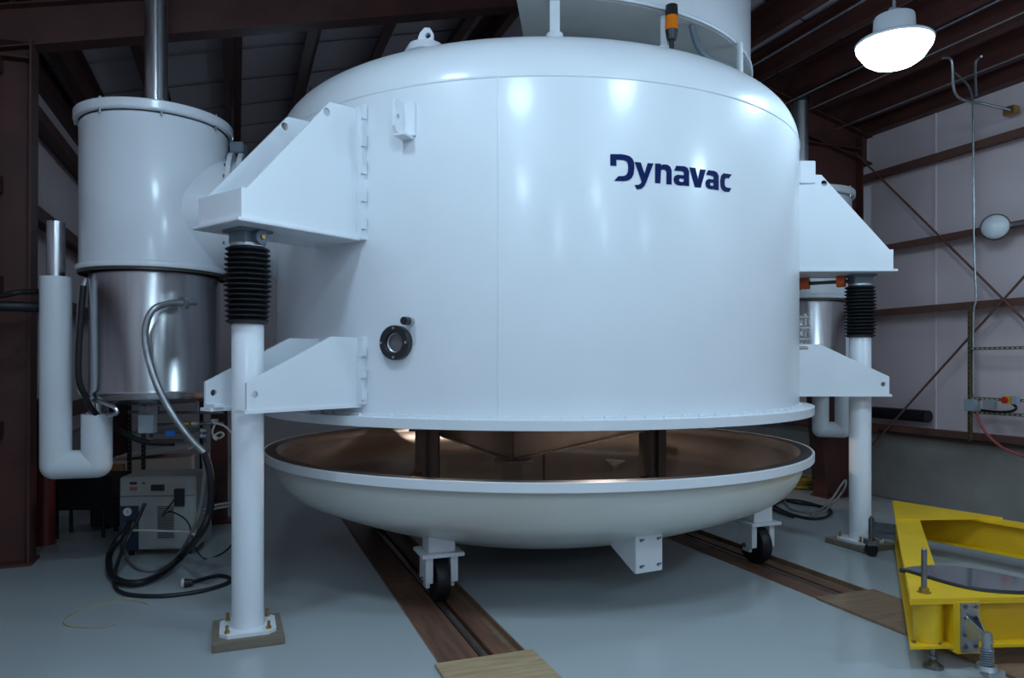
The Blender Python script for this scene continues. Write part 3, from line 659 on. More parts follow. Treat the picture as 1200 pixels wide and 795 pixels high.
# ================================================================ CONTROLLER CABINET
q = PF(185, 652); cab = thing('controller_cabinet', 'grey compressor cabinet with dark blue gauge panel under the left tank', 'cabinet', (q.x, q.y, 0), math.radians(6))
W_, H_, D_ = 0.66, 0.66, 0.48
m = MB(); m.box((0, D_/2, 0.06+H_/2), (W_, D_, H_)); m.build('body', 'cabinet', cab, 0, bevel=0.012)
m = MB(); m.box((-W_/2+0.085, -0.004, 0.26), (0.16, 0.012, 0.40)); pn = m.build('gauge_panel', 'panel_blue', cab, 0)
m = MB(); m.cyl((-W_/2+0.075, -0.01, 0.41), (-W_/2+0.075, -0.025, 0.41), 0.036, seg=24); g = m.build('gauge', 'paper', pn)
MB().box((-W_/2+0.08, -0.027, 0.415), (0.003, 0.003, 0.03)).build('gauge_needle', 'rubber', pn, 0)
for (x, z, sx, sz, mt) in ((-0.21, 0.665, 0.06, 0.022, 'panel_blue'), (-0.21, 0.615, 0.06, 0.03, 'hose_red'), (0.0, 0.62, 0.115, 0.055, 'black_plastic'), (-0.12, 0.665, 0.016, 0.016, 'black_plastic')):
    MB().box((x, -0.005, z), (sx, 0.014, sz)).build('display', mt, cab, 0)
for k in range(16): MB().box((0.07, -0.003, 0.17+k*0.0185), (0.14, 0.010, 0.006)).build('vent_slot', 'black_plastic', cab, 0)
MB().box((0.0, -0.002, 0.545), (W_-0.02, 0.006, 0.004)).build('panel_joint', 'black_plastic', cab, 0)
m = MB(); m.box((0.19, -0.01, 0.53), (0.09, 0.02, 0.16)); m.build('connector_block', 'black_plastic', cab, 0, bevel=0.004)
m = MB()
for k in range(4): m.bar((-W_/2+0.10+0.055*math.cos(k*pi/4), -0.03, 0.27+0.055*math.sin(k*pi/4)), (-W_/2+0.10-0.055*math.cos(k*pi/4), -0.03, 0.27-0.055*math.sin(k*pi/4)), 0.02, 0.02, up=(0, 1, 0))
m.cyl((-W_/2+0.10, 0, 0.27), (-W_/2+0.10, -0.04, 0.27), 0.02, seg=12); m.build('valve_handle', 'tape', pn, 0)
for sx in (-1, 1):
    for y in (0.06, D_-0.06): MB().cyl((sx*(W_/2-0.08)-0.015, y, 0.031), (sx*(W_/2-0.08)+0.015, y, 0.031), 0.031, seg=14).build('foot_wheel', 'rubber', cab)
# rack behind the tank: two perforated posts with a shelf
rk_o = P(160, 0, 7.6); rk_ = thing('equipment_rack', 'black perforated rack behind the insulated pipe bend', 'rack', (rk_o.x, rk_o.y, 0), 0.1)
for x in (-0.07, 0.07):
    m = MB(); m.box((x, 0, 0.75), (0.035, 0.03, 1.5)); m.build('rack_post', 'black_plastic', rk_, 0)
    m = MB()
    for k in range(22): m.box((x, -0.016, 0.45+k*0.045), (0.010, 0.004, 0.014))
    o = m.build('slots', 'cable_grey', rk_, 0); o['kind'] = 'stuff'
for z in (0.50, 1.02): MB().box((0.24, 0.22, z), (0.62, 0.42, 0.03)).build('shelf', 'cabinet', rk_, 0)
for x in (0.53,): MB().box((x, 0.4, 0.75), (0.035, 0.03, 1.5)).build('rack_post', 'black_plastic', rk_, 0)
q = P(130, 560, 7.9); m = MB(); m.box((0, 0, 0.11), (0.24, 0.22, 0.22)); cb = m.build('cardboard_carton', 'cardboard', None, 0, bevel=0.004, loc=(q.x, q.y, 0.42), rz=0.3); tag(cb, 'brown cardboard carton behind the insulated pipe bend', 'box')
MB().box((-0.06, -0.113, 0.12), (0.07, 0.006, 0.10)).build('carton_label', 'hose_red', cb, 0)
m = MB(); m.box((0, 0, 0.2), (0.34, 0.30, 0.42)); o = m.build('storage_crate', 'black_plastic', None, 0, bevel=0.02, loc=(q.x, q.y, 0), rz=0.3); tag(o, 'black crate under the cardboard carton', 'crate')
# junction box hung beneath the tank
q = P(173, 497, 5.95); jb = thing('junction_box', 'pale grey electrical junction box hanging under the left tank', 'box', q)
m = MB(); m.box((0, 0, 0), (0.125, 0.07, 0.15)); m.build('body', 'box_grey', jb, 0, bevel=0.004)
m = MB(); m.box((0, 0.02, 0.11), (0.16, 0.03, 0.07)); m.build('hanger', 'bolt_steel', jb, 0)
for x in (-0.03, 0.03): MB().cyl((x, 0, -0.075), (x, 0, -0.11), 0.014, seg=10).build('gland', 'rubber', jb)
MB().cyl((-0.0, 0.03, 0.1), (0.0, 0.03, -1.74+0.0-q.z+1.74+1.46 if False else 0.26), 0.012, seg=8).build('hanger_rod', 'brass', jb)
# manifold of valves
q = P(215, 500, 6.1); mf = thing('valve_manifold', 'cluster of small valves and pipes beneath the left tank', 'manifold', q)
m = MB(); m.cyl(P(160, 499, 6.1)-q, P(262, 496, 6.1)-q, 0.014, seg=10); m.cyl(P(150, 483, 6.2)-q, P(262, 484, 6.2)-q, 0.012, seg=10); m.build('pipe', 'bolt_steel', mf)
for (x, y, r, mt) in ((219, 497, 0.02, 'brass'), (229, 497, 0.022, 'galvanized'), (239, 505, 0.02, 'galvanized'), (239, 511, 0.022, 'galvanized'), (252, 494, 0.022, 'galvanized'), (208, 499, 0.026, 'bolt_steel')):
    c = P(x, y, 6.05)-q; MB().cyl(c-Vector((0.025, 0, 0)), c+Vector((0.025, 0, 0)), r, seg=14).build('fitting', mt, mf)
c = P(200, 508, 6.05)-q; MB().box(c, (0.075, 0.04, 0.045)).build('valve_body', 'blue', mf, 0, bevel=0.006)
c = P(240, 519, 6.05)-q; MB().cyl(c, c+Vector((0, 0, 0.09)), 0.02, seg=12).build('valve_stem', 'panel_blue', mf)
c = P(196, 517, 6.2)-q; MB().box(c, (0.26, 0.05, 0.03)).build('bracket', 'dark_steel', mf, 0)
for (x, y) in ((176, 480), (232, 484)):
    c = P(x, y, 6.2)-q; MB().cyl(c, c+Vector((0, 0, 0.16)), 0.014, seg=8).build('hanger', 'bolt_steel', mf)
# white panels stacked behind (packing sheets)
q = PF(205, 600, 0); m = MB(); m.box((0, 0, 0.3), (0.9, 0.5, 0.6)); o = m.build('white_crate', 'paper', None, 0, bevel=0.01, loc=(q.x-0.45, q.y+0.4, 0), rz=0.35); tag(o, 'pale crate standing behind the compressor cabinet', 'crate')
m = MB(); M = Matrix.Rotation(-0.12, 4, 'Y'); m.box((0, 0, 0), (0.85, 0.6, 0.025), M); o = m.build('foam_sheet', 'paper', None, 0, bevel=0.003, loc=(q.x-0.4, q.y+0.4, 0.665), rz=0.2); tag(o, 'white sheet lying tilted on the pale crate', 'sheet')
# black case and red standpipe by the left wall
q = P(93, 600, 7.2); m = MB()
pts = [(-0.31, 0.36), (-0.25, 0.29), (0.22, 0.29), (0.30, 0.35), (0.31, 0.62), (-0.31, 0.62)]
m.plate(pts, 0.4, Matrix(((1, 0, 0, 0), (0, 0, 1, 0), (0, 1, 0, 0), (0, 0, 0, 1))))
ec = m.build('equipment_case', 'rubber', None, 20, loc=(q.x, q.y, 0), rz=0.1); tag(ec, 'black equipment case on thin legs below the insulated pipe bend', 'case')
for x in (-0.24, 0.2):
    for y in (0.06, 0.34): MB().cyl((x, y, 0), (x, y, 0.30), 0.018, seg=10).build('leg', 'rubber', ec)
q = P(53, 600, 7.0); m = MB(); m.cyl((0, 0, 0), (0, 0, 1.35), 0.085, seg=20); m.sphere((0, 0, 1.35), 0.085); m.cyl((0, 0, 1.40), (0, 0, 1.47), 0.03, seg=12); o = m.build('gas_cylinder', 'maroon', None, 40, loc=(q.x, q.y, 0)); tag(o, 'slim dark red gas cylinder behind the big red column', 'gas cylinder')
q = PF(257, 612); m = MB(); m.box((0, 0, 0.7), (0.17, 0.17, 1.4)); m.box((0, 0, 0.012), (0.30, 0.28, 0.024)); o = m.build('support_post', 'primer', None, 0, bevel=0.004, loc=(q.x, q.y, 0), rz=BROT); tag(o, 'dark red square steel post behind the front lift leg', 'post')
# black pipes coming in from the left
cable('insulated_pipe', [P(-60, 360, 5.6), P(0, 359, 5.7), P(40, 360, 5.85), P(60, 360, 6.0)], 0.042, 'rubber', 'thick black insulated pipe entering from the left edge', 'pipe', 14)
cable('refrigerant_hose', [P(-40, 352, 5.6), P(0, 347, 5.7), P(20, 343, 5.72), P(38, 342, 5.85), P(60, 341, 6.0)], 0.022, 'rubber', 'thin black hose above the thick insulated pipe', 'hose', 12)
cable('tank_hose', [P(98, 335, 5.75), P(94, 380, 5.75), P(92, 440, 5.75), P(100, 465, 5.8), P(112, 485, 5.9), P(140, 505, 6.2), P(170, 518, 6.3), P(205, 520, 6.4)], 0.024, 'rubber', 'black hose running down beside the stainless tank', 'hose', 10)
# cables to the floor
cable('cable_bundle', [P(240, 531, 5.5), P(246, 552, 5.5), P(248, 578, 5.5), P(245, 602, 5.52), P(235, 625, 5.5), PF(214, 651, 0.12), PF(190, 672, 0.05), PF(165, 683, 0.04), PF(142, 682, 0.04), PF(130, 672, 0.05), PF(128, 652, 0.1), P(137, 635, 6.1), P(147, 622, 6.2), P(152, 612, 6.3)], 0.027, 'rubber', 'thick black hose bundle sweeping down in front of the grey cabinet', 'hose', 12)
cable('grey_hose', [P(238, 530, 5.55), P(240, 555, 5.6), P(236, 590, 5.7), P(226, 622, 5.8), PF(205, 655, 0.06), PF(180, 668, 0.03), PF(160, 664, 0.03), PF(148, 650, 0.05), P(146, 638, 6.3), P(150, 622, 6.4)], 0.016, 'cable_grey', 'grey hose looping beside the thick black bundle', 'hose', 10)
pc = thing('power_cord', 'black power cord looping on the floor to a pale plug', 'power cord', PF(215, 683, 0))
o0 = PF(215, 683, 0)
m = MB(); m.tube([P(170, 590, 6.3)-o0, P(160, 612, 6.25)-o0, P(150, 632, 6.2)-o0, PF(138, 660, 0.10)-o0, PF(134, 684, 0.02)-o0, PF(146, 696, 0.016)-o0, PF(185, 699, 0.016)-o0, PF(225, 695, 0.016)-o0, PF(255, 688, 0.016)-o0, PF(269, 682, 0.016)-o0, PF(268, 677, 0.016)-o0, PF(255, 675, 0.016)-o0, PF(238, 679, 0.016)-o0, PF(225, 683, 0.03)-o0], 0.016, 10); m.build('cord', 'cable_black', pc)
a = PF(226, 683, 0.035)-o0; b = PF(213, 684, 0.035)-o0; m = MB(); m.cyl(a, a+(b-a)*0.75, 0.026, 0.036, seg=18); m.build('plug_body', 'cable_black', pc)
m = MB(); m.cyl(a+(b-a)*0.75, b, 0.037, seg=18); m.build('plug_face', 'cable_white', pc)
cable('white_cable', [P(150, 622, 6.28), P(175, 622, 6.1), P(200, 623, 6.0), P(220, 624, 5.9), P(230, 628, 5.7)], 0.009, 'cable_white', 'pale straight tube across the front of the grey cabinet', 'tube', 8)
cable('thin_wire', [P(205, 585, 6.3), P(190, 605, 6.2), P(200, 600, 6.2), P(220, 612, 6.1), P(228, 640, 6.0), PF(240, 655, 0.01), PF(258, 650, 0.01), PF(270, 640, 0.01), PF(275, 630, 0.01)], 0.007, 'cable_black', 'thin black wire drooping to the floor behind the lift leg', 'wire', 6)
cable('white_wire', [P(252, 497, 5.6), P(249, 508, 5.6), P(256, 514, 5.6), P(262, 510, 5.6), P(258, 507, 5.6), P(250, 512, 5.6), P(254, 516, 5.6)], 0.008, 'cable_white', 'curled white wire beside the front lift leg', 'wire', 6)
cable('white_lead', [P(250, 496, 5.6), P(262, 499, 5.5), P(272, 508, 5.4), P(282, 520, 5.4)], 0.008, 'cable_white', 'white lead arching behind the front lift leg', 'wire', 6)
for i, dy in enumerate((0, 4)):
    cable('grey_lead', [P(238, 598+dy, 5.8), P(250, 593+dy, 5.85), P(265, 590+dy, 5.9), P(285, 586+dy, 6.0)], 0.010, 'cable_grey', ('upper' if i == 0 else 'lower')+' of two grey leads passing behind the front lift leg', 'wire', 6, 'grey leads behind the front leg')
cable('yellow_string', [PF(174, 709, 0.004), PF(165, 706, 0.004), PF(140, 704, 0.004), PF(105, 711, 0.004), PF(84, 720, 0.004), PF(74, 728, 0.004), PF(80, 734, 0.004), PF(100, 736, 0.004), PF(120, 736, 0.004), PF(134, 732, 0.004)], 0.004, 'tape', 'thin yellow-brown string curled on the bare floor', 'string', 6)
# cables behind the dish, right
for i, (pts, r, mt, lab) in enumerate((
    ([(905, 592), (925, 602), (950, 608), (968, 606), (974, 599), (960, 593), (935, 590), (910, 584), (898, 590), (908, 598), (930, 606)], 0.016, 'cable_black', 'black cable coiled on the floor behind the dish'),
    ([(898, 598), (915, 588), (930, 586), (950, 590), (966, 596)], 0.014, 'cable_black', 'short black cable crossing the coil behind the dish'),
    ([(912, 574), (918, 585), (926, 596), (940, 600), (955, 601)], 0.012, 'cable_grey', 'grey cable lying over the black coil'))):
    cable('floor_cable', [PF(x, y, 0.02) for x, y in pts], r, mt, lab, 'cable', 8)
cable('grey_loop', [PF(945, 600, 0.02), PF(962, 597, 0.03), P(975, 585, 8.6), P(985, 570, 8.7), P(991, 563, 8.7), P(990, 572, 8.7), P(980, 586, 8.7), PF(966, 599, 0.03), PF(950, 604, 0.02)], 0.013, 'cable_grey', 'grey cable standing up in a loop by the lift leg', 'cable', 8)
yp = []
rnd = random.Random(3); q = PF(943, 574)
for k in range(60):
    a = k*2.2; rr = 0.12+0.10*rnd.random(); yp.append((q.x+rr*1.3*math.cos(a), q.y+0.15+rr*math.sin(a), 0.02+0.0022*k+0.02*rnd.random()))
cable('yellow_hose_coil', yp, 0.013, 'yellow_hose', 'coil of yellow hose on the floor behind the dish', 'hose', 6)

# ================================================================ YELLOW TRIANGULAR FRAME
VF = Vector((2.25, 4.10, 0)); VB = Vector((3.72, 7.10, 0)); VT = Vector((5.58, 4.30, 0)); Z0, Z1 = 0.125, 0.394
yf = thing('equipment_stand', 'yellow triangular stand of welded steel beams on levelling feet', 'stand', VF)
cen = (VF+VB+VT)/3
def inset(p, k): return p
def ibeam(p, q, nm='beam', wd=0.19, s0=0.0, s1=0.0):
    u = (q-p).normalized(); L = (q-p).length; n = Vector((-u.y, u.x, 0))
    if (cen-p).dot(n) < 0: n = -n
    o = p-VF
    m = MB()
    def slab(d0, d1, z0, z1, e0, e1):
        vs = []
        for z in (z0, z1):
            for d, e in ((d0, 0), (d1, 1)):
                vs += [o+u*(e0*d*1.732/1)+n*d+Vector((0, 0, z)), o+u*(L-e1*d*1.732)+n*d+Vector((0, 0, z))]
        m.add(vs, [(0, 1, 3, 2), (4, 5, 7, 6), (0, 1, 5, 4), (2, 3, 7, 6), (0, 2, 6, 4), (1, 3, 7, 5)])
    slab(0, wd, Z1-0.016, Z1, 1, 1); slab(0, wd, Z0, Z0+0.016, 1, 1); slab(wd*0.45, wd*0.45+0.014, Z0+0.016, Z1-0.016, 1, 1)
    m.build(nm, 'yellow_paint', yf, 0)
    return u, n
uL, nL = ibeam(VF, VB); uR, nR = ibeam(VB, VT); uF, nF = ibeam(VF, VT)
# corner gusset plates on top
for V, u1, u2 in ((VB, -uL, uR), (VF, uL, uF)):
    o = V-VF; k = 0.97
    m = MB(); tri = [o+(u1+u2)*0.005, o+u1*k, o+u2*k]
    vs = [p+Vector((0, 0, Z1+0.001)) for p in tri]+[p+Vector((0, 0, Z1+0.016)) for p in tri]
    m.add(vs, [(0, 1, 2), (3, 4, 5), (0, 1, 4, 3), (1, 2, 5, 4), (2, 0, 3, 5)]); m.build('corner_gusset', 'yellow_paint', yf, 0)
# filler between the webs at the near corner, stiffener
m = MB(); c = (uL+uF).normalized()
m.cyl(c*0.19+Vector((0, 0, Z0+0.01)), c*0.19+Vector((0, 0, Z1-0.01)), 0.075, seg=28, caps=False); m.build('corner_tube', 'yellow_paint', yf, 40)
def on_front(d, n, z): return uF*d+nF*n+Vector((0, 0, z))
m = MB(); m.bar(on_front(0.265, 0.045, Z0-0.02), on_front(0.265, 0.045, Z1-0.016), 0.02, 0.10, up=uF.cross(Vector((0, 0, 1)))); m.build('stiffener', 'yellow_paint', yf, 0)
m = MB(); MFr = Matrix((uF, nF, Vector((0, 0, 1)))).transposed().to_4x4()
m.box((0.335, -0.004, (Z0+Z1)/2-0.015), (0.135, 0.012, Z1-Z0+0.025), MFr); m.build('backing_plate', 'yellow_paint', yf, 0)
m = MB(); m.box((0.340, -0.014, (Z0+Z1)/2-0.012), (0.105, 0.010, Z1-Z0+0.012), MFr); jp = m.build('jack_bracket', 'galvanized', yf, 0, bevel=0.002)
for x in (0.31, 0.372):
    for z in (Z0+0.02, Z0+0.085, Z0+0.185, Z0+0.245):
        m = MB(); m.cyl(MFr @ Vector((x, -0.018, z)), MFr @ Vector((x, -0.030, z)), 0.013, seg=6); m.cyl(MFr @ Vector((x, -0.030, z)), MFr @ Vector((x, -0.036, z)), 0.007, seg=8); m.build('bolt', 'bolt_steel', jp)
jx, jy = 0.335, -0.16
for x in (0.31, 0.385):
    m = MB(); d = Vector((jx-x, jy+0.018, 0)); M = MFr @ Matrix(((d.x, 0, d.y/ d.length, x), (d.y, 0, -d.x/d.length, -0.018), (0, 1, 0, 0), (0, 0, 0, 1)))
    m.plate([(0, Z0+0.06), (1, Z0+0.10), (1, Z0+0.135), (0, Z0+0.20)], 0.006, M); m.build('web_plate', 'galvanized', jp, 0)
m = MB(); c = MFr @ Vector((jx, jy, 0))
m.cyl(c+Vector((0, 0, 0.188)), c+Vector((0, 0, 0.265)), 0.026, seg=24); m.cyl(c+Vector((0, 0, 0.262)), c+Vector((0, 0, 0.275)), 0.022, seg=20); m.cyl(c+Vector((0, 0, 0.225)), c+Vector((0, 0, 0.230)), 0.032, seg=24)
sj = m.build('caster_jack', 'galvanized', yf)
m = MB(); pts = [c+Vector((0.031*math.cos(t*0.6), 0.031*math.sin(t*0.6), 0.098+0.0012*t)) for t in range(76)]; m.tube(pts, 0.0045, 6, sub=1); m.build('spring', 'galvanized', sj)
m = MB(); m.cyl(c+Vector((0, 0, 0.10)), c+Vector((0, 0, 0.19)), 0.025, seg=20); m.build('spring_core', 'blue', sj)
m = MB(); m.cyl(c+Vector((0, 0, 0.075)), c+Vector((0, 0, 0.10)), 0.06, 0.05, seg=28); m.box((c.x+0.03, c.y, 0.055), (0.09, 0.075, 0.045)); m.build('caster_fork', 'galvanized', sj, 30)
m = MB(); m.cyl((c.x+0.045, c.y-0.018, 0.038), (c.x+0.045, c.y+0.018, 0.038), 0.037, seg=24); m.build('caster_wheel', 'rubber', sj)
# levelling feet
for V in (VF, VB, VT):
    d = (cen-V).normalized(); c = V-VF+d*0.17
    if V is VF: c = uF*0.14+uL*0.06
    m = MB(); m.cyl(c+Vector((0, 0, 0.03)), c+Vector((0, 0, Z0)), 0.012, seg=12); m.cyl(c+Vector((0, 0, 0.05)), c+Vector((0, 0, 0.07)), 0.022, seg=6)
    m.lathe([(0, 0.045), (0.018, 0.043), (0.03, 0.03), (0.052, 0.018), (0.055, 0.0), (0, 0)], 28, Matrix.Translation(c)); m.build('levelling_foot', 'bolt_steel', yf, 35)
# flange bolts
for (d, n, z) in ((0.06, 0.06, Z0+0.02), (0.19, 0.03, Z0+0.02)):
    c = uF*d+nF*n; MB().cyl(c+Vector((0, 0, z-0.01)), c+Vector((0, 0, z+0.006)), 0.012, seg=6).build('bolt', 'bolt_steel', yf)
# threaded rod
q = PF(1083, 695, Z1+0.015)-VF; q.z = 0
m = MB(); m.cyl(q+Vector((0, 0, Z1)), q+Vector((0, 0, Z1+0.262)), 0.0155, seg=14); m.sphere(q+Vector((0, 0, Z1+0.262)), 0.0155, seg=14, rings=8); tr = m.build('threaded_rod', 'bolt_steel', yf, 40)
m = MB(); m.cyl(q+Vector((0, 0, Z1+0.014)), q+Vector((0, 0, Z1+0.022)), 0.036, seg=20); m.cyl(q+Vector((0, 0, Z1+0.022)), q+Vector((0, 0, Z1+0.045)), 0.026, seg=6); m.build('nut', 'brass', tr, 30)
# rear-left corner caster jack with black wheel
c = Vector((PF(1021, 652, 0).x, PF(1021, 652, 0).y, 0))-VF
m = MB(); m.cyl(c+Vector((0, 0, 0.09)), c+Vector((0, 0, 0.34)), 0.024, seg=18); m.cyl(c+Vector((0, 0, 0.34)), c+Vector((0, 0, 0.36)), 0.014, seg=12)
m.box((c.x, c.y, 0.13), (0.10, 0.10, 0.05)); sj2 = m.build('caster_jack', 'bolt_steel', yf)
m = MB(); M = frame(c+Vector((0, 0, 0.06)), (0, 0, 1), (1, 0.35, 0)); m.lathe([(0, -0.022), (0.055, -0.022), (0.06, -0.015), (0.06, 0.015), (0.055, 0.022), (0, 0.022)], 26, M); m.build('caster_wheel', 'rubber', sj2, 40)
tgt = VF+uL*2.45-VF
m = MB(); m.bar(c+Vector((0, 0, 0.27)), Vector((tgt.x, tgt.y, 0.30)), 0.012, 0.09); m.bar(c+Vector((0, 0, 0.20)), Vector((tgt.x, tgt.y, 0.24)), 0.012, 0.06); m.build('jack_bracket', 'galvanized', yf, 0)
# polished segment plate resting on the near beams
ZP = Z1+0.022
arc = [PF(x, y, ZP+0.01) for x, y in ((1055, 666), (1068, 669), (1083, 673.5), (1105, 680), (1130, 686.5), (1155, 690.5), (1180, 692.5), (1205, 693), (1240, 691), (1275, 686))]
chord = [PF(x, y, ZP+0.01) for x, y in ((1275, 681), (1200, 677), (1150, 667), (1120, 662.5), (1090, 661.5), (1070, 663))]
base = arc[4]
poly = [(p.x-base.x, p.y-base.y) for p in arc+chord]
m = MB(); m.plate(poly, 0.010, Matrix.Translation((0, 0, 0))); sp = m.build('segment_plate', 'polished', None, 0, loc=(base.x, base.y, ZP-0.005)); tag(sp, 'polished curved plate with black rim resting on the yellow stand', 'plate')
m = MB(); m.tube([(p.x-base.x, p.y-base.y, 0.002) for p in arc], 0.015, 8, sub=3); m.build('rim_seal', 'rubber', sp)

# ================================================================ PIT COVERS
def cover(a0, a1, b0, b1, material, label, z=0.002):
    c = B((a0+a1)/2, (b0+b1)/2, z); m = MB(); m.box((0, 0, 0.006), (a1-a0, b1-b0, 0.02)); o = m.build('pit_cover', material, None, 0, bevel=0.003, loc=c, rz=BROT); return tag(o, label, 'pit cover', 'plywood covers over the rail pits')
cover(1.06, 1.67, 1.9, 4.06, 'plywood', 'pale plywood pit cover in the left rail pit, at the bottom edge')
cover(4.0, 4.56, 2.45, 4.22, 'plywood_brown', 'brown plywood pit cover half under the yellow stand')
cover(3.98, 4.6, 0.6, 2.10, 'plywood', 'pale plywood pit cover at the bottom right corner')

# ================================================================ RIGHT WALL FITTINGS
def wtube(name, pts, r, material, label, cat, off=0.03, seg=8, sub=4):
    ps = [PW(x, y, o) for x, y, o in pts]; p0 = ps[0]; m = MB(); m.tube([p-p0 for p in ps], r, seg, sub=sub); return tag(m.build(name, material, None, 60, loc=p0), label, cat)
wtube('conduit', [(1140, 118, 0.26), (1140.5, 160, 0.26), (1142, 300, 0.26), (1144, 348, 0.26), (1141, 365, 0.26), (1140.5, 400, 0.26), (1140.5, 462, 0.26)], 0.012, 'galvanized', 'thin vertical conduit dropping down the right wall to the strut frame', 'conduit')
wtube('bent_conduit', [(1105, 68, 1.1), (1113, 68, 1.1), (1116, 76, 1.08), (1117, 100, 1.0), (1122, 113, 0.9), (1135, 119, 0.6), (1150, 121, 0.4), (1184, 129, 0.2)], 0.014, 'galvanized', 'curved conduit bending down from the purlins to a brass wall box', 'conduit')
wtube('looped_conduit', [(1119, 85, 1.0), (1130, 95, 0.8), (1136, 103, 0.5), (1139, 113, 0.35), (1140, 122, 0.27)], 0.011, 'jack_grey', 'short curved conduit joining the vertical drop', 'conduit')
wtube('hooked_conduit', [(1150, 66, 1.1), (1145, 70, 1.05), (1143, 78, 1.0), (1143.5, 100, 0.7), (1144, 112, 0.5)], 0.012, 'galvanized', 'hooked conduit hanging next to the curved conduit', 'conduit')
c = PW(1185, 130, 0.14); o = MB().box((0, 0, 0), (0.10, 0.12, 0.09), MBL).build('wall_box', 'brass', None, 0, bevel=0.004, loc=c); tag(o, 'small brass-coloured box on the right wall under the roof', 'box')
# round bulkhead lamp
c = PW(1166, 266, 0.30); wl = thing('wall_globe', 'round white globe mounted on the middle wall girt', 'globe', c)
n = (CA*-0.8-Vector((0, 0.6, 0))).normalized(); Mg = frame((0, 0, 0), (0, 0, 1), n)
m = MB(); m.lathe([(0.0, 0.08), (0.06, 0.07), (0.115, 0.035), (0.132, 0.0), (0.128, -0.03)], 36, Mg); m.build('globe', 'white_paint', wl, 60)
m = MB(); m.lathe([(0.0, -0.10), (0.11, -0.10), (0.14, -0.05), (0.143, -0.01), (0.13, 0.0)], 36, Mg); m.build('back_shell', 'dark_steel', wl, 40)
m = MB(); m.cyl(-n*0.08, -n*0.08+CB*-0.5+CA*0.02, 0.02, seg=10); m.build('arm', 'galvanized', wl)
c = PW(983, 226, 0.5)
# unistrut frame
us0 = PW(1137, 360, 0.27); us = thing('strut_frame', 'slotted golden strut frame fixed on the right wall', 'strut frame', us0)
def strut(p, q, horiz):
    m = MB(); m.bar(p-us0, q-us0, 0.045, 0.03, up=(0, 0, 1) if horiz else CB); o = m.build('strut', 'strut_gold', us, 0)
    s = MB(); d = (q-p); n = int(d.length/0.055)
    nn = (-CA*1.0)
    for k in range(n):
        c = p-us0+d*((k+0.5)/n)+nn*0.0235
        if horiz: s.box(c, (0.002, 0.028, 0.012), Matrix.Translation(c) @ MBL @ Matrix.Translation(-c))
        else: s.box(c, (0.002, 0.012, 0.028), Matrix.Translation(c) @ MBL @ Matrix.Translation(-c))
    s.build('strut_slot', 'cable_white' if horiz else 'black_plastic', o, 0)['kind'] = 'stuff'
zz = lambda p, z: Vector((p.x, p.y, z))
strut(PW(1137, 358, 0.27), zz(PW(1137, 358, 0.27), CURB+0.04), False)
for y in (409, 467, 483):
    p = PW(1139, y, 0.30); q = p-CB*1.6; strut(p, q, True)
c = PW(1139, 475, 0.33); o = MB().box((0, 0, 0), (0.10, 0.12, 0.13), MBL).build('disconnect_box', 'box_grey', None, 0, bevel=0.005, loc=c); tag(o, 'grey switch box on the corner of the strut frame', 'box')
c = PW(1160, 474, 0.36); o = MB().box((0, 0, 0), (0.06, 0.12, 0.10), MBL).build('relay_box', 'cabinet', None, 0, bevel=0.004, loc=c); tag(o, 'pale relay box between the strut rails', 'box')
c = PW(1181, 469, 0.37); es = thing('emergency_stop', 'yellow emergency stop station with red button', 'emergency stop', c)
MB().box((0, 0, 0), (0.06, 0.085, 0.085), MBL).build('body', 'yellow_paint', es, 0, bevel=0.004)
MB().cyl(CA*-0.03, CA*-0.065, 0.032, seg=20).build('button', 'red', es)
MB().box((0.0, -0.08, 0), (0.06, 0.06, 0.085), MBL).build('terminal_box', 'box_grey', es, 0, bevel=0.004)
wtube('black_lead', [(1186, 473, 0.36), (1191, 478, 0.4), (1186, 482, 0.4), (1172, 483, 0.38), (1150, 481, 0.36)], 0.014, 'rubber', 'short black lead below the emergency stop', 'cable')
wtube('red_hose', [(1145, 484, 0.34), (1148, 495, 0.36), (1156, 508, 0.4), (1168, 520, 0.45), (1185, 530, 0.5), (1215, 540, 0.6)], 0.014, 'hose_red', 'red air hose drooping from the strut frame', 'hose')
wtube('black_tube', [(1018, 483, 0.14), (1040, 484.5, 0.14), (1065, 486.5, 0.14), (1088, 488.5, 0.14)], 0.075, 'rubber', 'black wrapped roll lying on the low wall channel', 'roll', seg=16)
wtube('base_cable', [(1030, 505, 0.22), (1070, 510, 0.22), (1110, 514, 0.22), (1140, 517, 0.22), (1180, 521, 0.22), (1220, 526, 0.22)], 0.012, 'cable_black', 'black cable running along the top of the concrete curb', 'cable')
# right rear: white box of piping behind the bracket
# conduits and cables along the roof above the right wall
def roof_run(name, p, q, r, mt, label, cat='conduit'):
    m = MB(); m.cyl((0, 0, 0), q-p, r, seg=8); return tag(m.build(name, mt, None, 60, loc=p), label, cat)
for i, (a, z, r, mt, lab) in enumerate(((5.45, 5.16, 0.012, 'galvanized', 'long bright conduit running under the purlins beside the lamp'), (6.25, 4.96, 0.010, 'galvanized', 'second bright conduit under the purlins, nearer the right wall'), (6.55, 4.90, 0.008, 'cable_grey', 'grey cable strung under the purlins near the right wall'), (7.1, 4.76, 0.010, 'galvanized', 'conduit strung lowest under the purlins near the right wall'))):
    roof_run('roof_conduit', B(a, 0.5, z), B(a+0.05, 9.5, z-0.03), r, mt, lab)
roof_run('drop_wire', B(4.05, 5.4, 5.4), B(4.05, 5.4, 4.2), 0.004, 'cable_grey', 'thin wire hanging from a purlin by the curved housing', 'wire')
c = B(4.05, 5.4, 5.38); o = MB().box((0, 0, 0), (0.11, 0.11, 0.09), MBL).build('ceiling_box', 'cable_grey', None, 0, bevel=0.005, loc=c); tag(o, 'small grey junction box under a purlin by the curved housing', 'box')
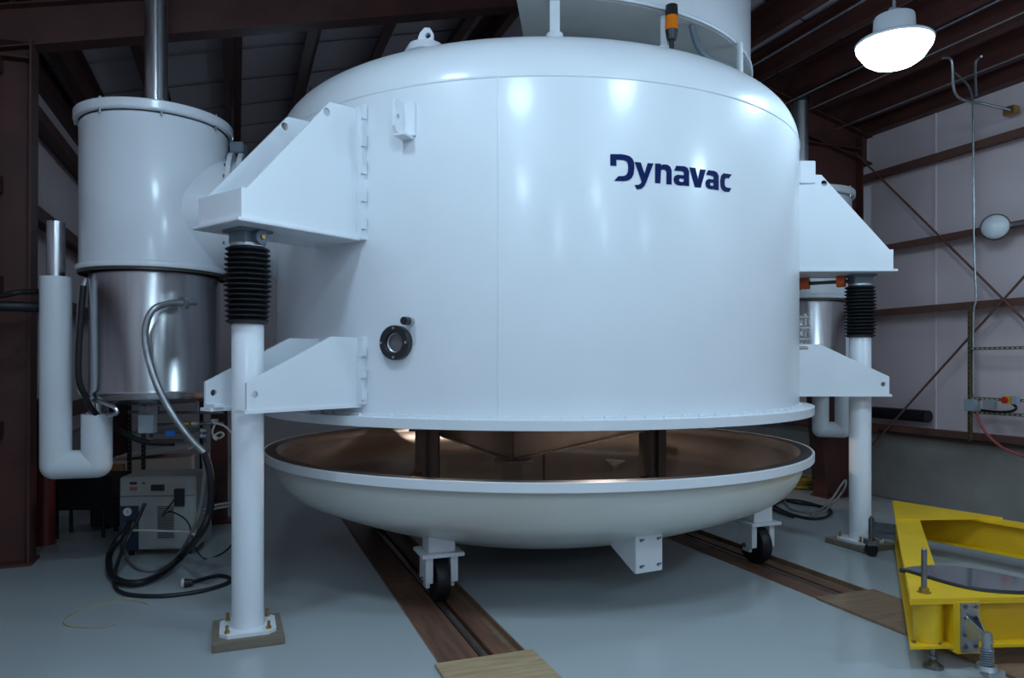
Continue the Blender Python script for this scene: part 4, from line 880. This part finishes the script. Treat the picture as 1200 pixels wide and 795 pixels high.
q = P(272, 118, 9.2); m = MB(); m.cyl((0, 0, -0.4), (0, 0, 0.42), 0.022, seg=10); m.cyl((0, 0, -0.02), (0, 0, 0.03), 0.04, seg=10); o = m.build('sprinkler_pipe', 'dark_steel', None, 40, loc=q); tag(o, 'thin vertical pipe reaching the roof between tank and chamber', 'pipe')
q = P(280, 0, 7.0); m = MB(); m.box((0, 0, 0), (0.12, 0.12, 0.10)); o = m.build('valve_actuator', 'jack_grey', None, 0, bevel=0.01, loc=(TL.x+0.64, TL.y+0.17, 3.0+0.60+0.03)); tag(o, 'small dark actuator on top of the duct flange beside the left tank', 'actuator')

# ================================================================ LAMPS
LLAB = ['bright white high-bay lamp hanging at the upper right', 'high-bay lamp over the front centre of the chamber', 'high-bay lamp over the front left of the chamber',
 'high-bay lamp over the floor in front of the left tank', 'added high-bay fill lamp just behind the viewer, left of three', 'added high-bay fill lamp just behind the viewer, middle of three', 'high-bay lamp added to the right of the viewer to brighten the wall',
 'added high-bay fill lamp far behind the viewer, left of three', 'added high-bay fill lamp far behind the viewer, middle of three', 'added high-bay fill lamp far behind the viewer, right of three', 'high-bay lamp behind the chamber at right', 'high-bay lamp behind the chamber at left']
for (a, b, z, k), lab in zip(LAMPS, LLAB):
    t = thing('high_bay_lamp', lab, 'lamp', B(a, b, z), 0, 'high-bay lamps under the roof')
    m = MB(); m.lathe([(0.262, 0.10), (0.268, 0.115), (0.255, 0.13), (0.16, 0.155), (0.145, 0.17), (0.14, 0.29), (0.135, 0.305), (0, 0.31)], 40); m.build('housing', 'lamp_housing', t, 35)
    m = MB(); m.lathe([(0.262, 0.10), (0.255, 0.07), (0.20, -0.01), (0.15, -0.045), (0.08, -0.06), (0, -0.065)], 32)
    ml = MATS['lamp_lens']
    if k != 1.0:
        nm = 'lamp_lens_%d' % int(k*100)
        if nm not in MATS: mat(nm, LAMP_COLOR, 0.4, emit=LAMP_POWER*k)
    else: nm = 'lamp_lens'
    m.build('lens', nm, t, 60)
    zt = roof_z(a)-0.03
    m = MB(); m.cyl((0, 0, 0.30), (0, 0, zt-z), 0.012, seg=8); m.box((0, 0, 0.34), (0.07, 0.03, 0.06)); m.build('hanger', 'galvanized', t, 30)
